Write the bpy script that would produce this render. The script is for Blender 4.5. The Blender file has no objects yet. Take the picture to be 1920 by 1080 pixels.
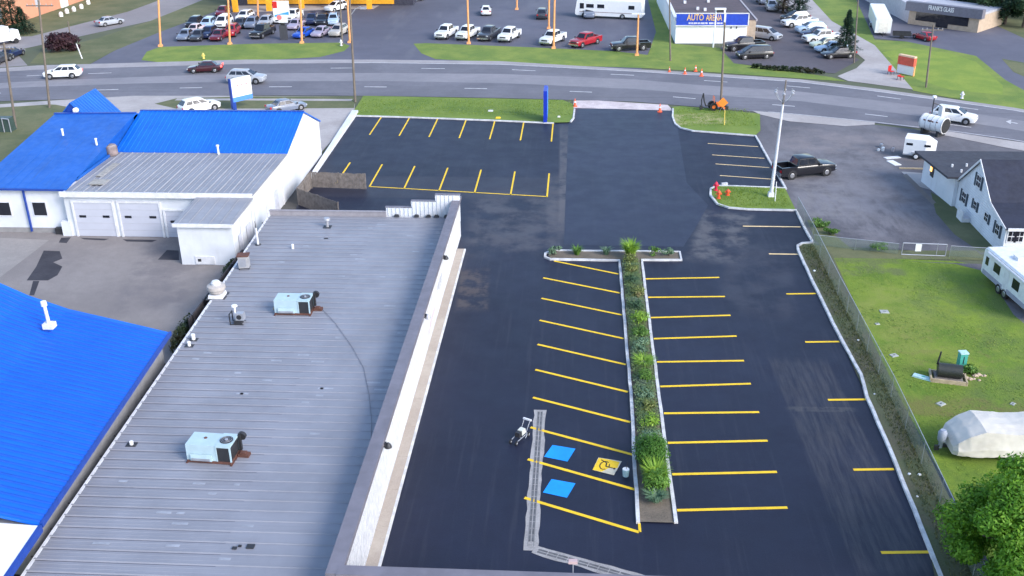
import bpy, bmesh, math, random
from mathutils import Vector, Matrix
R_ = math.radians
random.seed(7)
S = bpy.context.scene
C = S.collection

# ------------------------------------------------------------------ camera, sky, sun, exposure
HCAM, PITCH, YAW, ROLL, FOC = 31.0, R_(25), R_(3.9), R_(-.7), 1900.0
def _rot():
    cy, sy, cp, sp, cr, sr = math.cos(YAW), math.sin(YAW), math.cos(PITCH), math.sin(PITCH), math.cos(ROLL), math.sin(ROLL)
    Rz = Matrix(((cy, sy, 0), (-sy, cy, 0), (0, 0, 1)))
    B = Matrix(((1, 0, 0), (0, -sp, -cp), (0, cp, -sp)))
    Rr = Matrix(((cr, -sr, 0), (sr, cr, 0), (0, 0, 1)))
    return Rr @ B @ Rz
RW = _rot()                     # world -> (right, down, forward)
RT = RW.transposed()
cam = bpy.data.cameras.new('camera'); co = bpy.data.objects.new('camera', cam); C.objects.link(co)
cam.sensor_width = 36; cam.lens = FOC / 1920 * 36; cam.clip_start = .5; cam.clip_end = 3000
right = RT @ Vector((1, 0, 0)); down = RT @ Vector((0, 1, 0)); fwd = RT @ Vector((0, 0, 1))
m3 = Matrix((right, -down, -fwd)).transposed()
co.matrix_world = Matrix.Translation((0, 0, HCAM)) @ m3.to_4x4()
S.camera = co
w = bpy.data.worlds.new('World'); S.world = w; w.use_nodes = True
nt = w.node_tree; bg = nt.nodes['Background']
sky = nt.nodes.new('ShaderNodeTexSky'); sky.sky_type = 'NISHITA'; sky.sun_disc = False
SUN_EL, SUN_AZ = 33, 126
sky.sun_elevation = R_(SUN_EL); sky.sun_rotation = R_(SUN_AZ); sky.air_density = 1.0; sky.dust_density = 1.2; sky.ozone_density = 1.6
nt.links.new(sky.outputs[0], bg.inputs[0]); bg.inputs[1].default_value = .13
sl = bpy.data.lights.new('sun', 'SUN'); sl.energy = 1.15; sl.angle = R_(24); sl.color = (1, .96, .92)
so = bpy.data.objects.new('sun', sl); C.objects.link(so)
sd = Vector((math.sin(R_(SUN_AZ)) * math.cos(R_(SUN_EL)), math.cos(R_(SUN_AZ)) * math.cos(R_(SUN_EL)), math.sin(R_(SUN_EL))))
so.rotation_euler = sd.to_track_quat('Z', 'Y').to_euler(); so.location = (60, -30, 80)
vs = S.view_settings; vs.view_transform = 'Standard'; vs.look = 'None'; vs.exposure = 1.5; vs.gamma = 1
# ------------------------------------------------------------------ measuring helpers (a photo pixel, 1920x1080, seen on a real plane)
def ray(px, py): return RT @ Vector(((px - 960) / FOC, (py - 540) / FOC, 1))
def G(px, py, z=0.0):
    d = ray(px, py); t = (z - HCAM) / d.z
    return Vector((d.x * t, d.y * t, z))
def GX(px, py, X):
    d = ray(px, py); t = X / d.x
    return Vector((X, d.y * t, HCAM + d.z * t))
def GY(px, py, Y):
    d = ray(px, py); t = Y / d.y
    return Vector((d.x * t, Y, HCAM + d.z * t))

# ------------------------------------------------------------------ materials
def newmat(name, rough=.8, metal=0, spec=.5):
    m = bpy.data.materials.new(name); m.use_nodes = True
    b = m.node_tree.nodes['Principled BSDF']
    b.inputs['Roughness'].default_value = rough; b.inputs['Metallic'].default_value = metal
    b.inputs['Specular IOR Level'].default_value = spec
    return m, m.node_tree, b
def nz(nt, scale, detail=4, rough=.6, coord=None, stretch=None):
    n = nt.nodes.new('ShaderNodeTexNoise'); n.inputs['Scale'].default_value = scale
    n.inputs['Detail'].default_value = detail; n.inputs['Roughness'].default_value = rough
    if coord is None:
        tc = nt.nodes.new('ShaderNodeTexCoord'); coord = tc.outputs['Object']
    if stretch:
        mp = nt.nodes.new('ShaderNodeMapping'); mp.inputs['Scale'].default_value = stretch[:3]
        if len(stretch) > 3: mp.inputs['Rotation'].default_value = (0, 0, stretch[3])
        nt.links.new(coord, mp.inputs[0]); coord = mp.outputs[0]
    nt.links.new(coord, n.inputs['Vector']); return n.outputs['Fac']
def maprange(nt, v, a, b, c=0., d=1.):
    n = nt.nodes.new('ShaderNodeMapRange'); n.interpolation_type = 'SMOOTHSTEP'
    for i, x in ((1, a), (2, b), (3, c), (4, d)): n.inputs[i].default_value = x
    nt.links.new(v, n.inputs[0]); return n.outputs[0]
def mix(nt, f, a, b):
    n = nt.nodes.new('ShaderNodeMix'); n.data_type = 'RGBA'
    if isinstance(f, float): n.inputs[0].default_value = f
    else: nt.links.new(f, n.inputs[0])
    for i, x in ((6, a), (7, b)):
        if isinstance(x, tuple): n.inputs[i].default_value = (*x, 1)
        else: nt.links.new(x, n.inputs[i])
    return n.outputs[2]
def mth(nt, op, a, b=None, clamp=False):
    n = nt.nodes.new('ShaderNodeMath'); n.operation = op; n.use_clamp = clamp
    for i, x in ((0, a), (1, b)):
        if x is None: continue
        if isinstance(x, (int, float)): n.inputs[i].default_value = x
        else: nt.links.new(x, n.inputs[i])
    return n.outputs[0]
def bump(nt, b, h, s=.3, d=.02):
    n = nt.nodes.new('ShaderNodeBump'); n.inputs['Strength'].default_value = s; n.inputs['Distance'].default_value = d
    nt.links.new(h, n.inputs['Height']); nt.links.new(n.outputs[0], b.inputs['Normal'])
MC = {}
def plain(name, col, rough=.6, metal=0, var=.12, scale=2.5, spec=.5):
    """paint or metal with a little procedural unevenness"""
    if name in MC: return MC[name]
    m, t, b = newmat(name, rough, metal, spec)
    f = maprange(t, nz(t, scale, 5), .3, .7)
    dark = tuple(c * (1 - var) for c in col); lite = tuple(min(1, c * (1 + var * .6)) for c in col)
    t.links.new(mix(t, f, dark, lite), b.inputs['Base Color'])
    t.links.new(maprange(t, nz(t, scale * 3), .3, .7, max(.05, rough - .08), min(1, rough + .08)), b.inputs['Roughness'])
    MC[name] = m; return m
def mask(nt, cx, cy, rx, ry, ang=0., soft=.35, ns=.5, amt=1., thr=(.38, .62), st=None):
    tc = nt.nodes.new('ShaderNodeTexCoord'); mp = nt.nodes.new('ShaderNodeMapping'); mp.vector_type = 'TEXTURE'
    mp.inputs['Location'].default_value = (cx, cy, 0); mp.inputs['Rotation'].default_value = (0, 0, R_(ang)); mp.inputs['Scale'].default_value = (rx, ry, 1)
    nt.links.new(tc.outputs['Object'], mp.inputs[0])
    sp = nt.nodes.new('ShaderNodeSeparateXYZ'); nt.links.new(mp.outputs[0], sp.inputs[0])
    u = mth(nt, 'ABSOLUTE', sp.outputs[0]); v = mth(nt, 'ABSOLUTE', sp.outputs[1])
    e = maprange(nt, mth(nt, 'MAXIMUM', u, v), 1 - soft, 1, 1, 0)
    n = maprange(nt, nz(nt, ns, 6, .65, None, st), thr[0], thr[1])
    return mth(nt, 'MULTIPLY', mth(nt, 'MULTIPLY', e, n), amt)
def groundmat(name, c1, c2, scale=.15, rough=.85, fine=.12, patches=(), spec=.4, streak=None, bs=.25):
    m, t, b = newmat(name, rough, 0, spec)
    col = mix(t, maprange(t, nz(t, scale, 6, .6), .35, .65), c1, c2)
    f2 = maprange(t, nz(t, scale * 9, 5, .7), .3, .7)
    col = mix(t, mth(t, 'MULTIPLY', f2, .35), col, tuple(x * .75 for x in c1))
    if streak:
        s = maprange(t, nz(t, 1, 4, .6, None, streak[0]), .52, .72)
        col = mix(t, mth(t, 'MULTIPLY', s, streak[2]), col, streak[1])
    for p in patches:
        col = mix(t, mask(t, *p[0], **p[2]), col, p[1])
    g = nz(t, 14, 3, .8)
    col = mix(t, maprange(t, g, .35, .65, 0, fine), col, tuple(min(1, x * 1.9 + .01) for x in c2))
    t.links.new(col, b.inputs['Base Color'])
    if name in ('new_asphalt', 'aisle_asphalt', 'old_asphalt', 'road_asphalt'):
        cr = nz(t, .45, 8, .75, None, (1, .35, 1)); cr = maprange(t, mth(t, 'ABSOLUTE', mth(t, 'SUBTRACT', cr, .5)), 0, .006, .45 if name == 'old_asphalt' else .0, 0)
        base = b.inputs['Base Color'].links[0].from_socket
        t.links.new(mix(t, cr, base, tuple(x * .45 for x in c1)), b.inputs['Base Color'])
        rr = maprange(t, nz(t, .5, 5), 0.3, .7, rough - .03, rough + .05); t.links.new(rr, b.inputs['Roughness'])
    bump(t, b, g, bs, .02)
    MC[name] = m; return m
def leafmat(name, c1, c2, c3=None, trans=.25):
    m, t, b = newmat(name, .55, 0, .35)
    g = t.nodes.new('ShaderNodeNewGeometry')
    col = mix(t, g.outputs['Random Per Island'], c1, c2)
    if c3: col = mix(t, maprange(t, nz(t, .6, 3), .45, .7), col, c3)
    t.links.new(col, b.inputs['Base Color'])
    tr = t.nodes.new('ShaderNodeBsdfTranslucent'); t.links.new(col, tr.inputs[0])
    ms = t.nodes.new('ShaderNodeMixShader'); ms.inputs[0].default_value = trans
    t.links.new(b.outputs[0], ms.inputs[1]); t.links.new(tr.outputs[0], ms.inputs[2])
    t.links.new(ms.outputs[0], t.nodes['Material Output'].inputs[0]); MC[name] = m; return m
def emit(name, col, e):
    m, t, b = newmat(name); b.inputs['Base Color'].default_value = (*col, 1)
    b.inputs['Emission Color'].default_value = (*col, 1); b.inputs['Emission Strength'].default_value = e; MC[name] = m; return m

ASPH = (.018, .019, .034)
new_asph = groundmat('new_asphalt', (.0065, .0085, .024), (.012, .0145, .036), .05, .55, .09, spec=.42, bs=.3,
    streak=((3.0, .12, 1, R_(3)), (.026, .028, .045), .5),
    patches=[((-5.2, 80, 4.6, 9, 4), (.085, .08, .09), dict(ns=.35, amt=.65)),
             ((-1.0, 94, .8, 17, 1), (.12, .11, .115), dict(ns=.5, amt=.6, thr=(.3, .6))),
             ((-1.2, 84, 1.6, 9, 2), (.11, .10, .105), dict(ns=.5, amt=.55, thr=(.35, .6))),
             ((-7.3, 66, 1.3, 4, 4), (.11, .085, .07), dict(ns=.8, amt=.5, thr=(.4, .6))),
             ((11.8, 77, 2.6, 6.6, -12), (.14, .13, .13), dict(ns=.45, amt=.6, thr=(.4, .62))),
             ((13.5, 69, 3.0, 8, -10), (.04, .04, .055), dict(ns=.4, amt=.6)),
             ((14.3, 46.5, 1.9, 10.5, 2), (.09, .085, .085), dict(soft=.12, ns=.9, amt=.38, thr=(.3, .7), st=(4.2, .35, 1, .05))),
             ((14.2, 50.6, 2.2, .3, 1), (.09, .085, .08), dict(soft=.3, ns=2, amt=.45)),
             ((-13, 88, 11.6, 3.2, 0), (.035, .035, .05), dict(soft=.15, ns=.2, amt=.5, thr=(.1, .4)))])
aisle_asph = groundmat('aisle_asphalt', (.012, .015, .036), (.018, .021, .048), .08, .5, .06, spec=.45,
    streak=((2.2, .05, 1, 0), (.028, .03, .05), .4))
road_asph = groundmat('road_asphalt', (.122, .12, .14), (.166, .162, .185), .12, .8, .12, streak=((.03, 1.2, 1), (.085, .085, .10), .6))
road_pale = groundmat('pale_lane', (.20, .195, .215), (.245, .235, .255), .1, .85, .1, streak=((.03, 1.0, 1), (.15, .15, .17), .5))
shoulder = groundmat('shoulder', (.28, .26, .26), (.34, .32, .33), .3, .9, .15)
old_asph = groundmat('old_asphalt', (.095, .091, .102), (.150, .142, .156), .12, .85, .14, streak=((.5, .08, 1, .5), (.16, .155, .17), .5),
    patches=[((24, 78, 5, 5, 20), (.05, .05, .065), dict(ns=.4, amt=.7)), ((26, 92, 7, 12, 15), (.20, .195, .215), dict(ns=.45, amt=.6)), ((22, 86, 3, 6, 0), (.22, .21, .21), dict(ns=.8, amt=.55)), ((28, 103, 8, 5, -15), (.23, .20, .20), dict(ns=.35, amt=.6)), ((24, 84, 5, 7, 40), (.19, .185, .205), dict(ns=.7, amt=.55, st=(1.8, .5, 1, .8)))])
far_asph = groundmat('far_asphalt', (.085, .087, .115), (.12, .12, .155), .04, .8, .1, streak=((.25, .05, 1, .9), (.15, .15, .17), .4))  # base colour lightened to stand in for distance haze over the far lots
gravel = groundmat('gravel_road', (.20, .185, .19), (.27, .25, .25), .06, .9, .2)
concrete = groundmat('concrete_apron', (.33, .30, .29), (.42, .39, .38), .2, .85, .12)
yard_conc = groundmat('yard_concrete', (.19, .17, .165), (.25, .225, .215), .12, .85, .15,
    patches=[((-31, 68, 3, 8, 10), (.12, .11, .12), dict(ns=.4, amt=.6))])
pink_conc = groundmat('red_dusted_concrete', (.42, .34, .34), (.62, .53, .53), .5, .9, .2)
walk_conc = groundmat('walk_concrete', (.36, .30, .25), (.44, .38, .32), .3, .85, .12)
grass_far = groundmat('grass_far', (.10, .17, .03), (.20, .25, .045), .25, .95, .18, streak=((.8, .8, 1), (.10, .15, .035), .6), bs=.6)
grass_lawn = groundmat('grass_lawn', (.075, .145, .012), (.17, .235, .022), .22, .95, .22, streak=((1.6, .5, 1, .3), (.20, .24, .035), .5),
    patches=[((21, 56, 4, 12, -12), (.15, .18, .03), dict(ns=.35, amt=.7)), ((28, 56, 4, 14, -25), (.065, .10, .03), dict(ns=.25, amt=.75)),
             ((22, 71, 3, 2, 0), (.09, .10, .05), dict(ns=.6, amt=.8)), ((24, 51, 7, 1.4, -5), (.13, .10, .04), dict(ns=.5, amt=.75)), ((21.5, 63, 3, 6, -20), (.20, .22, .05), dict(ns=.8, amt=.6)), ((27, 66, 4, 5, -30), (.09, .13, .035), dict(ns=.6, amt=.7)), ((20.5, 44, 2.2, 5, 0), (.06, .11, .015), dict(ns=.7, amt=.7)), ((23.5, 58, 4, 4, 0), (.17, .14, .05), dict(ns=1.1, amt=.45, thr=(.5, .65)))], bs=.8)
grass_dull = groundmat('grass_dull', (.085, .105, .045), (.15, .15, .075), .2, .95, .12, bs=.6)
grass_isl = groundmat('grass_island', (.11, .18, .025), (.17, .23, .04), .25, .95, .15, patches=[((13.2, 111.5, 3.6, 2.6, 10), (.38, .33, .18), dict(ns=.6, amt=.75)),
    ((-13, 115, 13, 1.4, -4), (.06, .12, .03), dict(ns=.4, amt=.5))], bs=.7)
soil = groundmat('soil', (.10, .085, .065), (.16, .13, .10), .8, .95, .3, patches=(), bs=.8)
verge = groundmat('weedy_verge', (.10, .085, .06), (.09, .11, .05), .35, .95, .3, bs=.8)
base_g = groundmat('base_ground', (.085, .10, .06), (.11, .12, .075), .05, .95, .1)

def wornpaint(name, col, under, amt=.55):
    m, t, b = newmat(name, .7)
    c = mix(t, maprange(t, nz(t, 1.2, 4), .3, .7), col, tuple(x * .84 for x in col))
    n = mth(t, 'MULTIPLY', maprange(t, nz(t, 9, 6, .8), .55, .68), amt)
    t.links.new(mix(t, n, c, under), b.inputs['Base Color']); MC[name] = m; return m
yellow = wornpaint('yellow_paint', (.90, .58, .02), (.10, .08, .03), .35)
cream_line = wornpaint('cream_paint', (.85, .62, .32), (.2, .16, .12), .35)
white_line = plain('white_paint', (.55, .54, .55), .7, 0, .25, 2)
kerb_w = groundmat('kerb_white', (.46, .46, .47), (.70, .70, .71), 1.8, .8, .1, patches=[])
bluepad = wornpaint('blue_paint', (.004, .30, .95), (.02, .1, .4), .25)
def metalmat(name, col, rough, st, dirt=.35, dc=None):
    m, t, b = newmat(name, rough, .0)
    dc = dc or tuple(x * .55 + .01 for x in col)
    c = mix(t, maprange(t, nz(t, .35, 4), .3, .7), tuple(x * .88 for x in col), tuple(min(1, x * 1.06) for x in col))
    c = mix(t, mth(t, 'MULTIPLY', maprange(t, nz(t, 1, 5, .65, None, st), .5, .72), dirt), c, dc)
    c = mix(t, mth(t, 'MULTIPLY', maprange(t, nz(t, 3.5, 5, .8), .58, .75), dirt * .6), c, tuple(min(1, x * 1.5 + .03) for x in col))
    t.links.new(c, b.inputs['Base Color']); t.links.new(maprange(t, nz(t, 1.5), .3, .7, rough - .08, rough + .12), b.inputs['Roughness']); MC[name] = m; return m
blue_metal = metalmat('blue_metal', (.010, .105, .44), .42, (2.2, .15, 1))
blue_metal2 = metalmat('blue_metal_bright', (.004, .128, .64), .42, (2.5, .15, 1), .3)
blue_metal3 = metalmat('blue_metal_workshop', (.003, .118, .62), .42, (.15, 2.5, 1), .3)
blue_dark = plain('blue_trim', (.01, .05, .30), .45)
white_wall = metalmat('white_wall', (.68, .70, .74), .75, (1.6, 1.6, .25), .22, (.50, .50, .50))
wh_wall = metalmat('warehouse_white_wall', (.74, .75, .78), .7, (1, 1.6, .25), .3, (.42, .42, .42))
white_door = plain('white_door', (.50, .51, .58), .6, 0, .04, .8)
off_white = plain('off_white_trim', (.68, .68, .70), .6)
grey_metal = metalmat('grey_roof_metal', (.245, .25, .285), .42, (.12, 2.0, 1), .35, (.19, .185, .20))
grey_roof2 = metalmat('grey_roof_old', (.27, .275, .305), .5, (2.0, .2, 1), .3, (.20, .18, .17))
fascia = plain('grey_fascia', (.17, .16, .19), .55, 0, .15, 1)
beige_wall = plain('beige_wall', (.36, .34, .34), .8, 0, .08, 1)
seam = plain('seam_dark', (.13, .13, .16), .5, .2)
glass = plain('dark_glass', (.012, .014, .022), .12, 0, .1, 1, .8)
black = plain('black_rubber', (.015, .015, .017), .7)
darkm = plain('dark_metal', (.04, .04, .045), .5, .3)
rim = plain('wheel_rim', (.45, .45, .47), .35, .8)
chrome = plain('chrome', (.6, .6, .62), .25, .9)
lamp_w = plain('headlight_glass', (.75, .78, .82), .15, .1)
lamp_r = plain('taillight_red', (.45, .01, .015), .25)
brake_on = emit('brake_light_lit', (1, .06, .05), 2.5)
wood_dk = plain('weathered_wood', (.19, .165, .15), .85, 0, .3, 3)
wood_pole = plain('pole_wood', (.17, .14, .115), .85, 0, .2, 2)
wood_lt = plain('cut_wood', (.45, .36, .24), .8, 0, .2, 3)
rust = plain('rust', (.13, .055, .04), .85, 0, .3, 4)
orange_p = plain('orange_paint', (.80, .16, .02), .6)
orange_c = plain('cone_orange', (.85, .13, .05), .6)
white_p = plain('white_gloss', (.80, .80, .80), .35, 0, .04)
hvac_m = plain('hvac_pale_teal', (.42, .55, .60), .5, .0, .08, 1.5)
red_p = plain('red_paint', (.62, .02, .02), .45)
orange_pole = plain('pole_orange', (.80, .36, .14), .6)
dealer_y = plain('dealer_orange', (.85, .40, .02), .6)
bark = plain('bark', (.09, .07, .055), .9, 0, .25, 4)
shingle_dk = plain('dark_shingle', (.020, .024, .045), .8, 0, .2, 1)
shingle_gy = plain('grey_membrane', (.045, .047, .062), .8, 0, .15, .8)
tarp = metalmat('tarp', (.60, .57, .52), .8, (.6, 1.5, 1), .3, (.34, .31, .27))
silver = plain('silver_trim', (.42, .43, .47), .4, .4)
brownroof = plain('brown_roof', (.10, .075, .085), .85, 0, .2, .3)
signblue = plain('sign_blue', (.015, .06, .48), .5)
tan = plain('tan_wall', (.46, .36, .27), .8)
orange_wall = plain('orange_brick', (.62, .28, .17), .85, 0, .12, .3)
teal = plain('teal_plastic', (.06, .36, .30), .5)
paleblue = plain('pale_blue_plastic', (.45, .66, .68), .5)

# ------------------------------------------------------------------ builders
WORLD = {}
def tag(o, label=None, cat=None, group=None, kind=None):
    if label: o['label'] = label
    if cat: o['category'] = cat
    if group: o['group'] = group
    if kind: o['kind'] = kind
    return o
def thing(name, label, cat, loc=(0, 0, 0), group=None, world=False, rz=0.):
    o = bpy.data.objects.new(name, None); C.objects.link(o); o.empty_display_size = .3
    o.location = loc; o.rotation_euler = (0, 0, rz); tag(o, label, cat, group)
    if world: WORLD[o.name] = Vector(loc)
    return o
class MB:
    def __init__(s): s.v = []; s.f = []
    def add(s, vs, fs):
        n = len(s.v); s.v += [tuple(v) for v in vs]; s.f += [tuple(i + n for i in f) for f in fs]; return s
    def box(s, x0, x1, y0, y1, z0, z1, tx=0, ty=0):
        v = [(x0, y0, z0), (x1, y0, z0), (x1, y1, z0), (x0, y1, z0), (x0 + tx, y0 + ty, z1), (x1 - tx, y0 + ty, z1), (x1 - tx, y1 - ty, z1), (x0 + tx, y1 - ty, z1)]
        return s.add(v, [(3, 2, 1, 0), (4, 5, 6, 7), (0, 1, 5, 4), (1, 2, 6, 5), (2, 3, 7, 6), (3, 0, 4, 7)])
    def bar(s, a, b, w, z0, z1):
        a = Vector(a[:2]); b = Vector(b[:2]); d = (b - a).normalized(); n = Vector((-d.y, d.x)) * w / 2
        p = [a - n, b - n, b + n, a + n]
        return s.prism(p, z0, z1)
    def prism(s, pts, z0, z1):
        n = len(pts); v = [(p[0], p[1], z0) for p in pts] + [(p[0], p[1], z1) for p in pts]
        f = [tuple(range(n))[::-1], tuple(range(n, 2 * n))] + [(i, (i + 1) % n, n + (i + 1) % n, n + i) for i in range(n)]
        return s.add(v, f)
    def face(s, pts): return s.add(pts, [tuple(range(len(pts)))])
    def slab(s, pts, th):
        """thick plate: polygon pts in 3D, thickness th downwards"""
        n = len(pts); v = [tuple(p) for p in pts] + [(p[0], p[1], p[2] - th) for p in pts]
        f = [tuple(range(n)), tuple(range(n, 2 * n))[::-1]] + [(i, n + i, n + (i + 1) % n, (i + 1) % n) for i in range(n)]
        return s.add(v, f)
    def cyl(s, a, b, r0, r1=None, n=10):
        r1 = r0 if r1 is None else r1; a = Vector(a); b = Vector(b); d = (b - a).normalized()
        q = d.to_track_quat('Z', 'Y'); v = []
        for c, r in ((a, r0), (b, r1)):
            for i in range(n): v.append(c + q @ Vector((r * math.cos(2 * math.pi * i / n), r * math.sin(2 * math.pi * i / n), 0)))
        return s.add(v, [tuple(range(n))[::-1], tuple(range(n, 2 * n))] + [(i, (i + 1) % n, n + (i + 1) % n, n + i) for i in range(n)])
    def tube(s, pts, r, n=6):
        for a, b in zip(pts, pts[1:]): s.cyl(a, b, r, r, n)
        return s
    def lathe(s, c, prof, n=16):
        v = []; c = Vector(c)
        for r, z in prof:
            for i in range(n): v.append((c.x + r * math.cos(2 * math.pi * i / n), c.y + r * math.sin(2 * math.pi * i / n), c.z + z))
        k = len(prof); f = [tuple(range(n))[::-1], tuple(range((k - 1) * n, k * n))]
        for j in range(k - 1):
            for i in range(n): f.append((j * n + i, j * n + (i + 1) % n, (j + 1) * n + (i + 1) % n, (j + 1) * n + i))
        return s.add(v, f)
    def loft(s, rings):
        k = len(rings[0]); v = [p for r in rings for p in r]; f = [tuple(range(k))[::-1], tuple(range((len(rings) - 1) * k, len(rings) * k))]
        for j in range(len(rings) - 1):
            for i in range(k): f.append((j * k + i, j * k + (i + 1) % k, (j + 1) * k + (i + 1) % k, (j + 1) * k + i))
        return s.add(v, f)
    def xf(s, loc, rz=0., sc=1.):
        c, n = math.cos(rz), math.sin(rz)
        s.v = [(loc[0] + sc * (x * c - y * n), loc[1] + sc * (x * n + y * c), (loc[2] if len(loc) > 2 else 0) + sc * z) for x, y, z in s.v]; return s
    def build(s, name, mat, parent=None, label=None, smooth=None, fix=True, mod=None):
        me = bpy.data.meshes.new(name); v = s.v
        if parent is not None and parent.name in WORLD:
            o_ = WORLD[parent.name]; v = [(x - o_.x, y - o_.y, z - o_.z) for x, y, z in v]
        me.from_pydata(v, [], s.f)
        if fix:
            bm = bmesh.new(); bm.from_mesh(me); bmesh.ops.recalc_face_normals(bm, faces=bm.faces[:]); bm.to_mesh(me); bm.free()
        if smooth:
            me.polygons.foreach_set('use_smooth', [True] * len(me.polygons)); me.set_sharp_from_angle(angle=R_(smooth))
        me.materials.append(mat); me.update()
        o = bpy.data.objects.new(name, me); C.objects.link(o)
        if parent is not None:
            o.parent = parent
            if parent.name in WORLD: WORLD[o.name] = WORLD[parent.name]
        if label: o['label'] = label
        return o
def struct(name, mb, mat, kind='structure', label=None):
    o = mb.build(name, mat, fix=False); tag(o, kind=kind, label=label); return o
def zone(name, pts, z, mat, world=False):
    P = [Vector((p[0], p[1], z)) if world else G(p[0], p[1], 0) + Vector((0, 0, z)) for p in pts]
    a = sum(P[i].x * P[(i + 1) % len(P)].y - P[(i + 1) % len(P)].x * P[i].y for i in range(len(P)))
    if a < 0: P.reverse()
    return struct(name, MB().face(P), mat)
def dup(o, parent=None):
    c = o.copy(); C.objects.link(c)
    if parent is not None: c.parent = parent
    for ch in [x for x in o.children]: dup(ch, c)
    return c
def text_part(name, txt, size, mat, parent, loc, rx=90, rz=0, depth=.02, sx=1.):
    cu = bpy.data.curves.new(name, 'FONT'); cu.body = txt; cu.size = size; cu.extrude = depth; cu.align_x = 'CENTER'; cu.align_y = 'CENTER'; cu.offset = size * .012
    t = bpy.data.objects.new('tmp', cu); C.objects.link(t)
    dg = bpy.context.evaluated_depsgraph_get(); me = bpy.data.meshes.new_from_object(t.evaluated_get(dg)); bpy.data.objects.remove(t)
    M = Matrix.Translation(loc) @ Matrix.Rotation(R_(rz), 4, 'Z') @ Matrix.Rotation(R_(rx), 4, 'X') @ Matrix.Scale(sx, 4, (1, 0, 0))
    if parent is not None and parent.name in WORLD: M = Matrix.Translation(-WORLD[parent.name]) @ M
    me.transform(M); me.materials.clear(); me.materials.append(mat)
    o = bpy.data.objects.new(name, me); C.objects.link(o); o.parent = parent; return o
def ribs(mb, o, u, v, nrm, lu, lv, step, h, w_, off=0.):
    """raised ribs running along u, spaced along v"""
    o, u, v, nrm = Vector(o), Vector(u).normalized(), Vector(v).normalized(), Vector(nrm).normalized()
    t = step / 2 + off
    while t < lv - w_:
        a = o + v * t; b = a + u * lu
        pr = [(-w_, 0), (-w_ * .4, h), (w_ * .4, h), (w_, 0)]
        mb.loft([[p + v * q + nrm * r for q, r in pr] for p in (a, b)])
        t += step

# ================================================================== THE GROUND
struct('ground', MB().face([(-600, -60, -.02), (600, -60, -.02), (600, 900, -.02), (-600, 900, -.02)]), base_g)
# far side (north of the main road)
zone('dealership_lot_asphalt', [(168, 121), (400, 119), (700, 114), (1000, 126), (1200, 136), (1232, 60), (1228, -60), (420, -60), (462, 0), (300, 60), (215, 95)], .002, far_asph)
zone('gravel_side_road', [(-260, 118), (-84, 134.6), (-77, 137.3), (-84, 147), (-64, 190), (-50, 240), (-78, 240), (-97, 172), (-260, 140)], .004, gravel, True)
zone('grass_wedge', [(56, 119), (166, 121), (215, 95), (300, 60), (462, 0), (462, -30), (430, -30), (380, 0), (280, 40), (180, 72), (75, 98)], .008, grass_dull)
zone('grass_bank', [(0, 70), (60, 68), (240, 22), (300, 0), (0, -10)], .012, grass_dull)
zone('grass_strip', [(265, 113), (275, 97), (300, 88), (480, 82), (640, 80), (656, 86), (645, 96), (600, 107), (500, 113), (400, 115), (300, 117)], .012, grass_far)
zone('grass_strip', [(775, 82), (800, 81), (1002, 89), (1150, 96), (1215, 103), (1230, 60), (1215, 0), (1244, 0), (1262, 82), (1350, 90), (1378, 119), (1560, 145), (1588, 153), (1440, 143), (1300, 133), (1215, 128), (1002, 121), (817, 111), (790, 100)], .012, grass_far)
zone('arena_lot_asphalt', [(1350, 90), (1376, 119), (1565, 138), (1612, 112), (1560, 85), (1440, -10), (1300, -10), (1412, 40)], .016, groundmat('arena_asphalt', (.085, .075, .088), (.105, .095, .11), .1, .85, .1))
zone('concrete_drive', [(1440, -12), (1512, -12), (1560, 40), (1640, 85), (1712, 168), (1606, 154), (1590, 152), (1570, 143), (1606, 128), (1622, 113), (1596, 92)], .020, concrete)
zone('grass_strip', [(1512, -12), (1600, -12), (1640, 75), (1700, 78), (1830, 105), (1885, 150), (1925, 172), (1990, 200), (1990, 222), (1900, 203), (1800, 187), (1712, 170), (1640, 85), (1560, 40)], .012, grass_far)
zone('lawn', [(1655, 98), (1700, 90), (1780, 100), (1830, 116), (1880, 160), (1880, 178), (1780, 168), (1720, 150)], .016, groundmat('grass_bright', (.14, .22, .03), (.22, .28, .04), .3, .95, .18, bs=.6))
zone('glass_shop_lot_asphalt', [(1590, -12), (1640, 72), (1700, 78), (1830, 105), (1880, 160), (1930, 210), (2300, 320), (2300, -12)], .008, far_asph)
zone('grass_strip', [(1878, 110), (1990, 130), (1990, 175), (1900, 135)], .016, grass_dull)
zone('grass_bank', [(1868, 48), (1850, 38), (1900, 20), (1990, 20), (1990, 90), (1920, 72)], .016, grass_dull)
# main road, in lanes: the boundaries as (x px, y px) polylines
E_far = [(-420, 150), (-150, 140), (0, 128), (70, 123), (250, 118), (460, 112), (700, 112), (940, 115), (1190, 130), (1300, 136), (1500, 149), (1640, 166), (1800, 188), (1900, 202), (2250, 262)]
E_l1 = [(-420, 157), (-150, 147), (0, 135), (70, 131), (250, 126), (460, 120), (700, 118), (940, 121), (1190, 134), (1300, 141), (1500, 154), (1640, 171), (1800, 193), (1900, 207), (2250, 268)]
E_c1 = [(-420, 178), (-150, 168), (0, 156), (70, 152), (250, 145), (460, 138), (700, 137), (940, 139), (1190, 149), (1300, 159), (1500, 172), (1640, 188), (1800, 209), (1900, 224), (2250, 285)]
E_c2 = [(-420, 187), (-150, 178), (0, 166), (70, 163), (250, 157), (460, 153), (700, 152), (940, 156), (1190, 167), (1300, 176), (1500, 190), (1640, 207), (1800, 228), (1900, 243), (2250, 306)]
E_n = [(-420, 212), (-150, 202), (0, 190), (70, 188), (250, 183), (460, 179), (700, 180), (940, 184), (1190, 191), (1300, 200), (1500, 217), (1640, 231), (1800, 250), (1900, 264), (2250, 330)]
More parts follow.
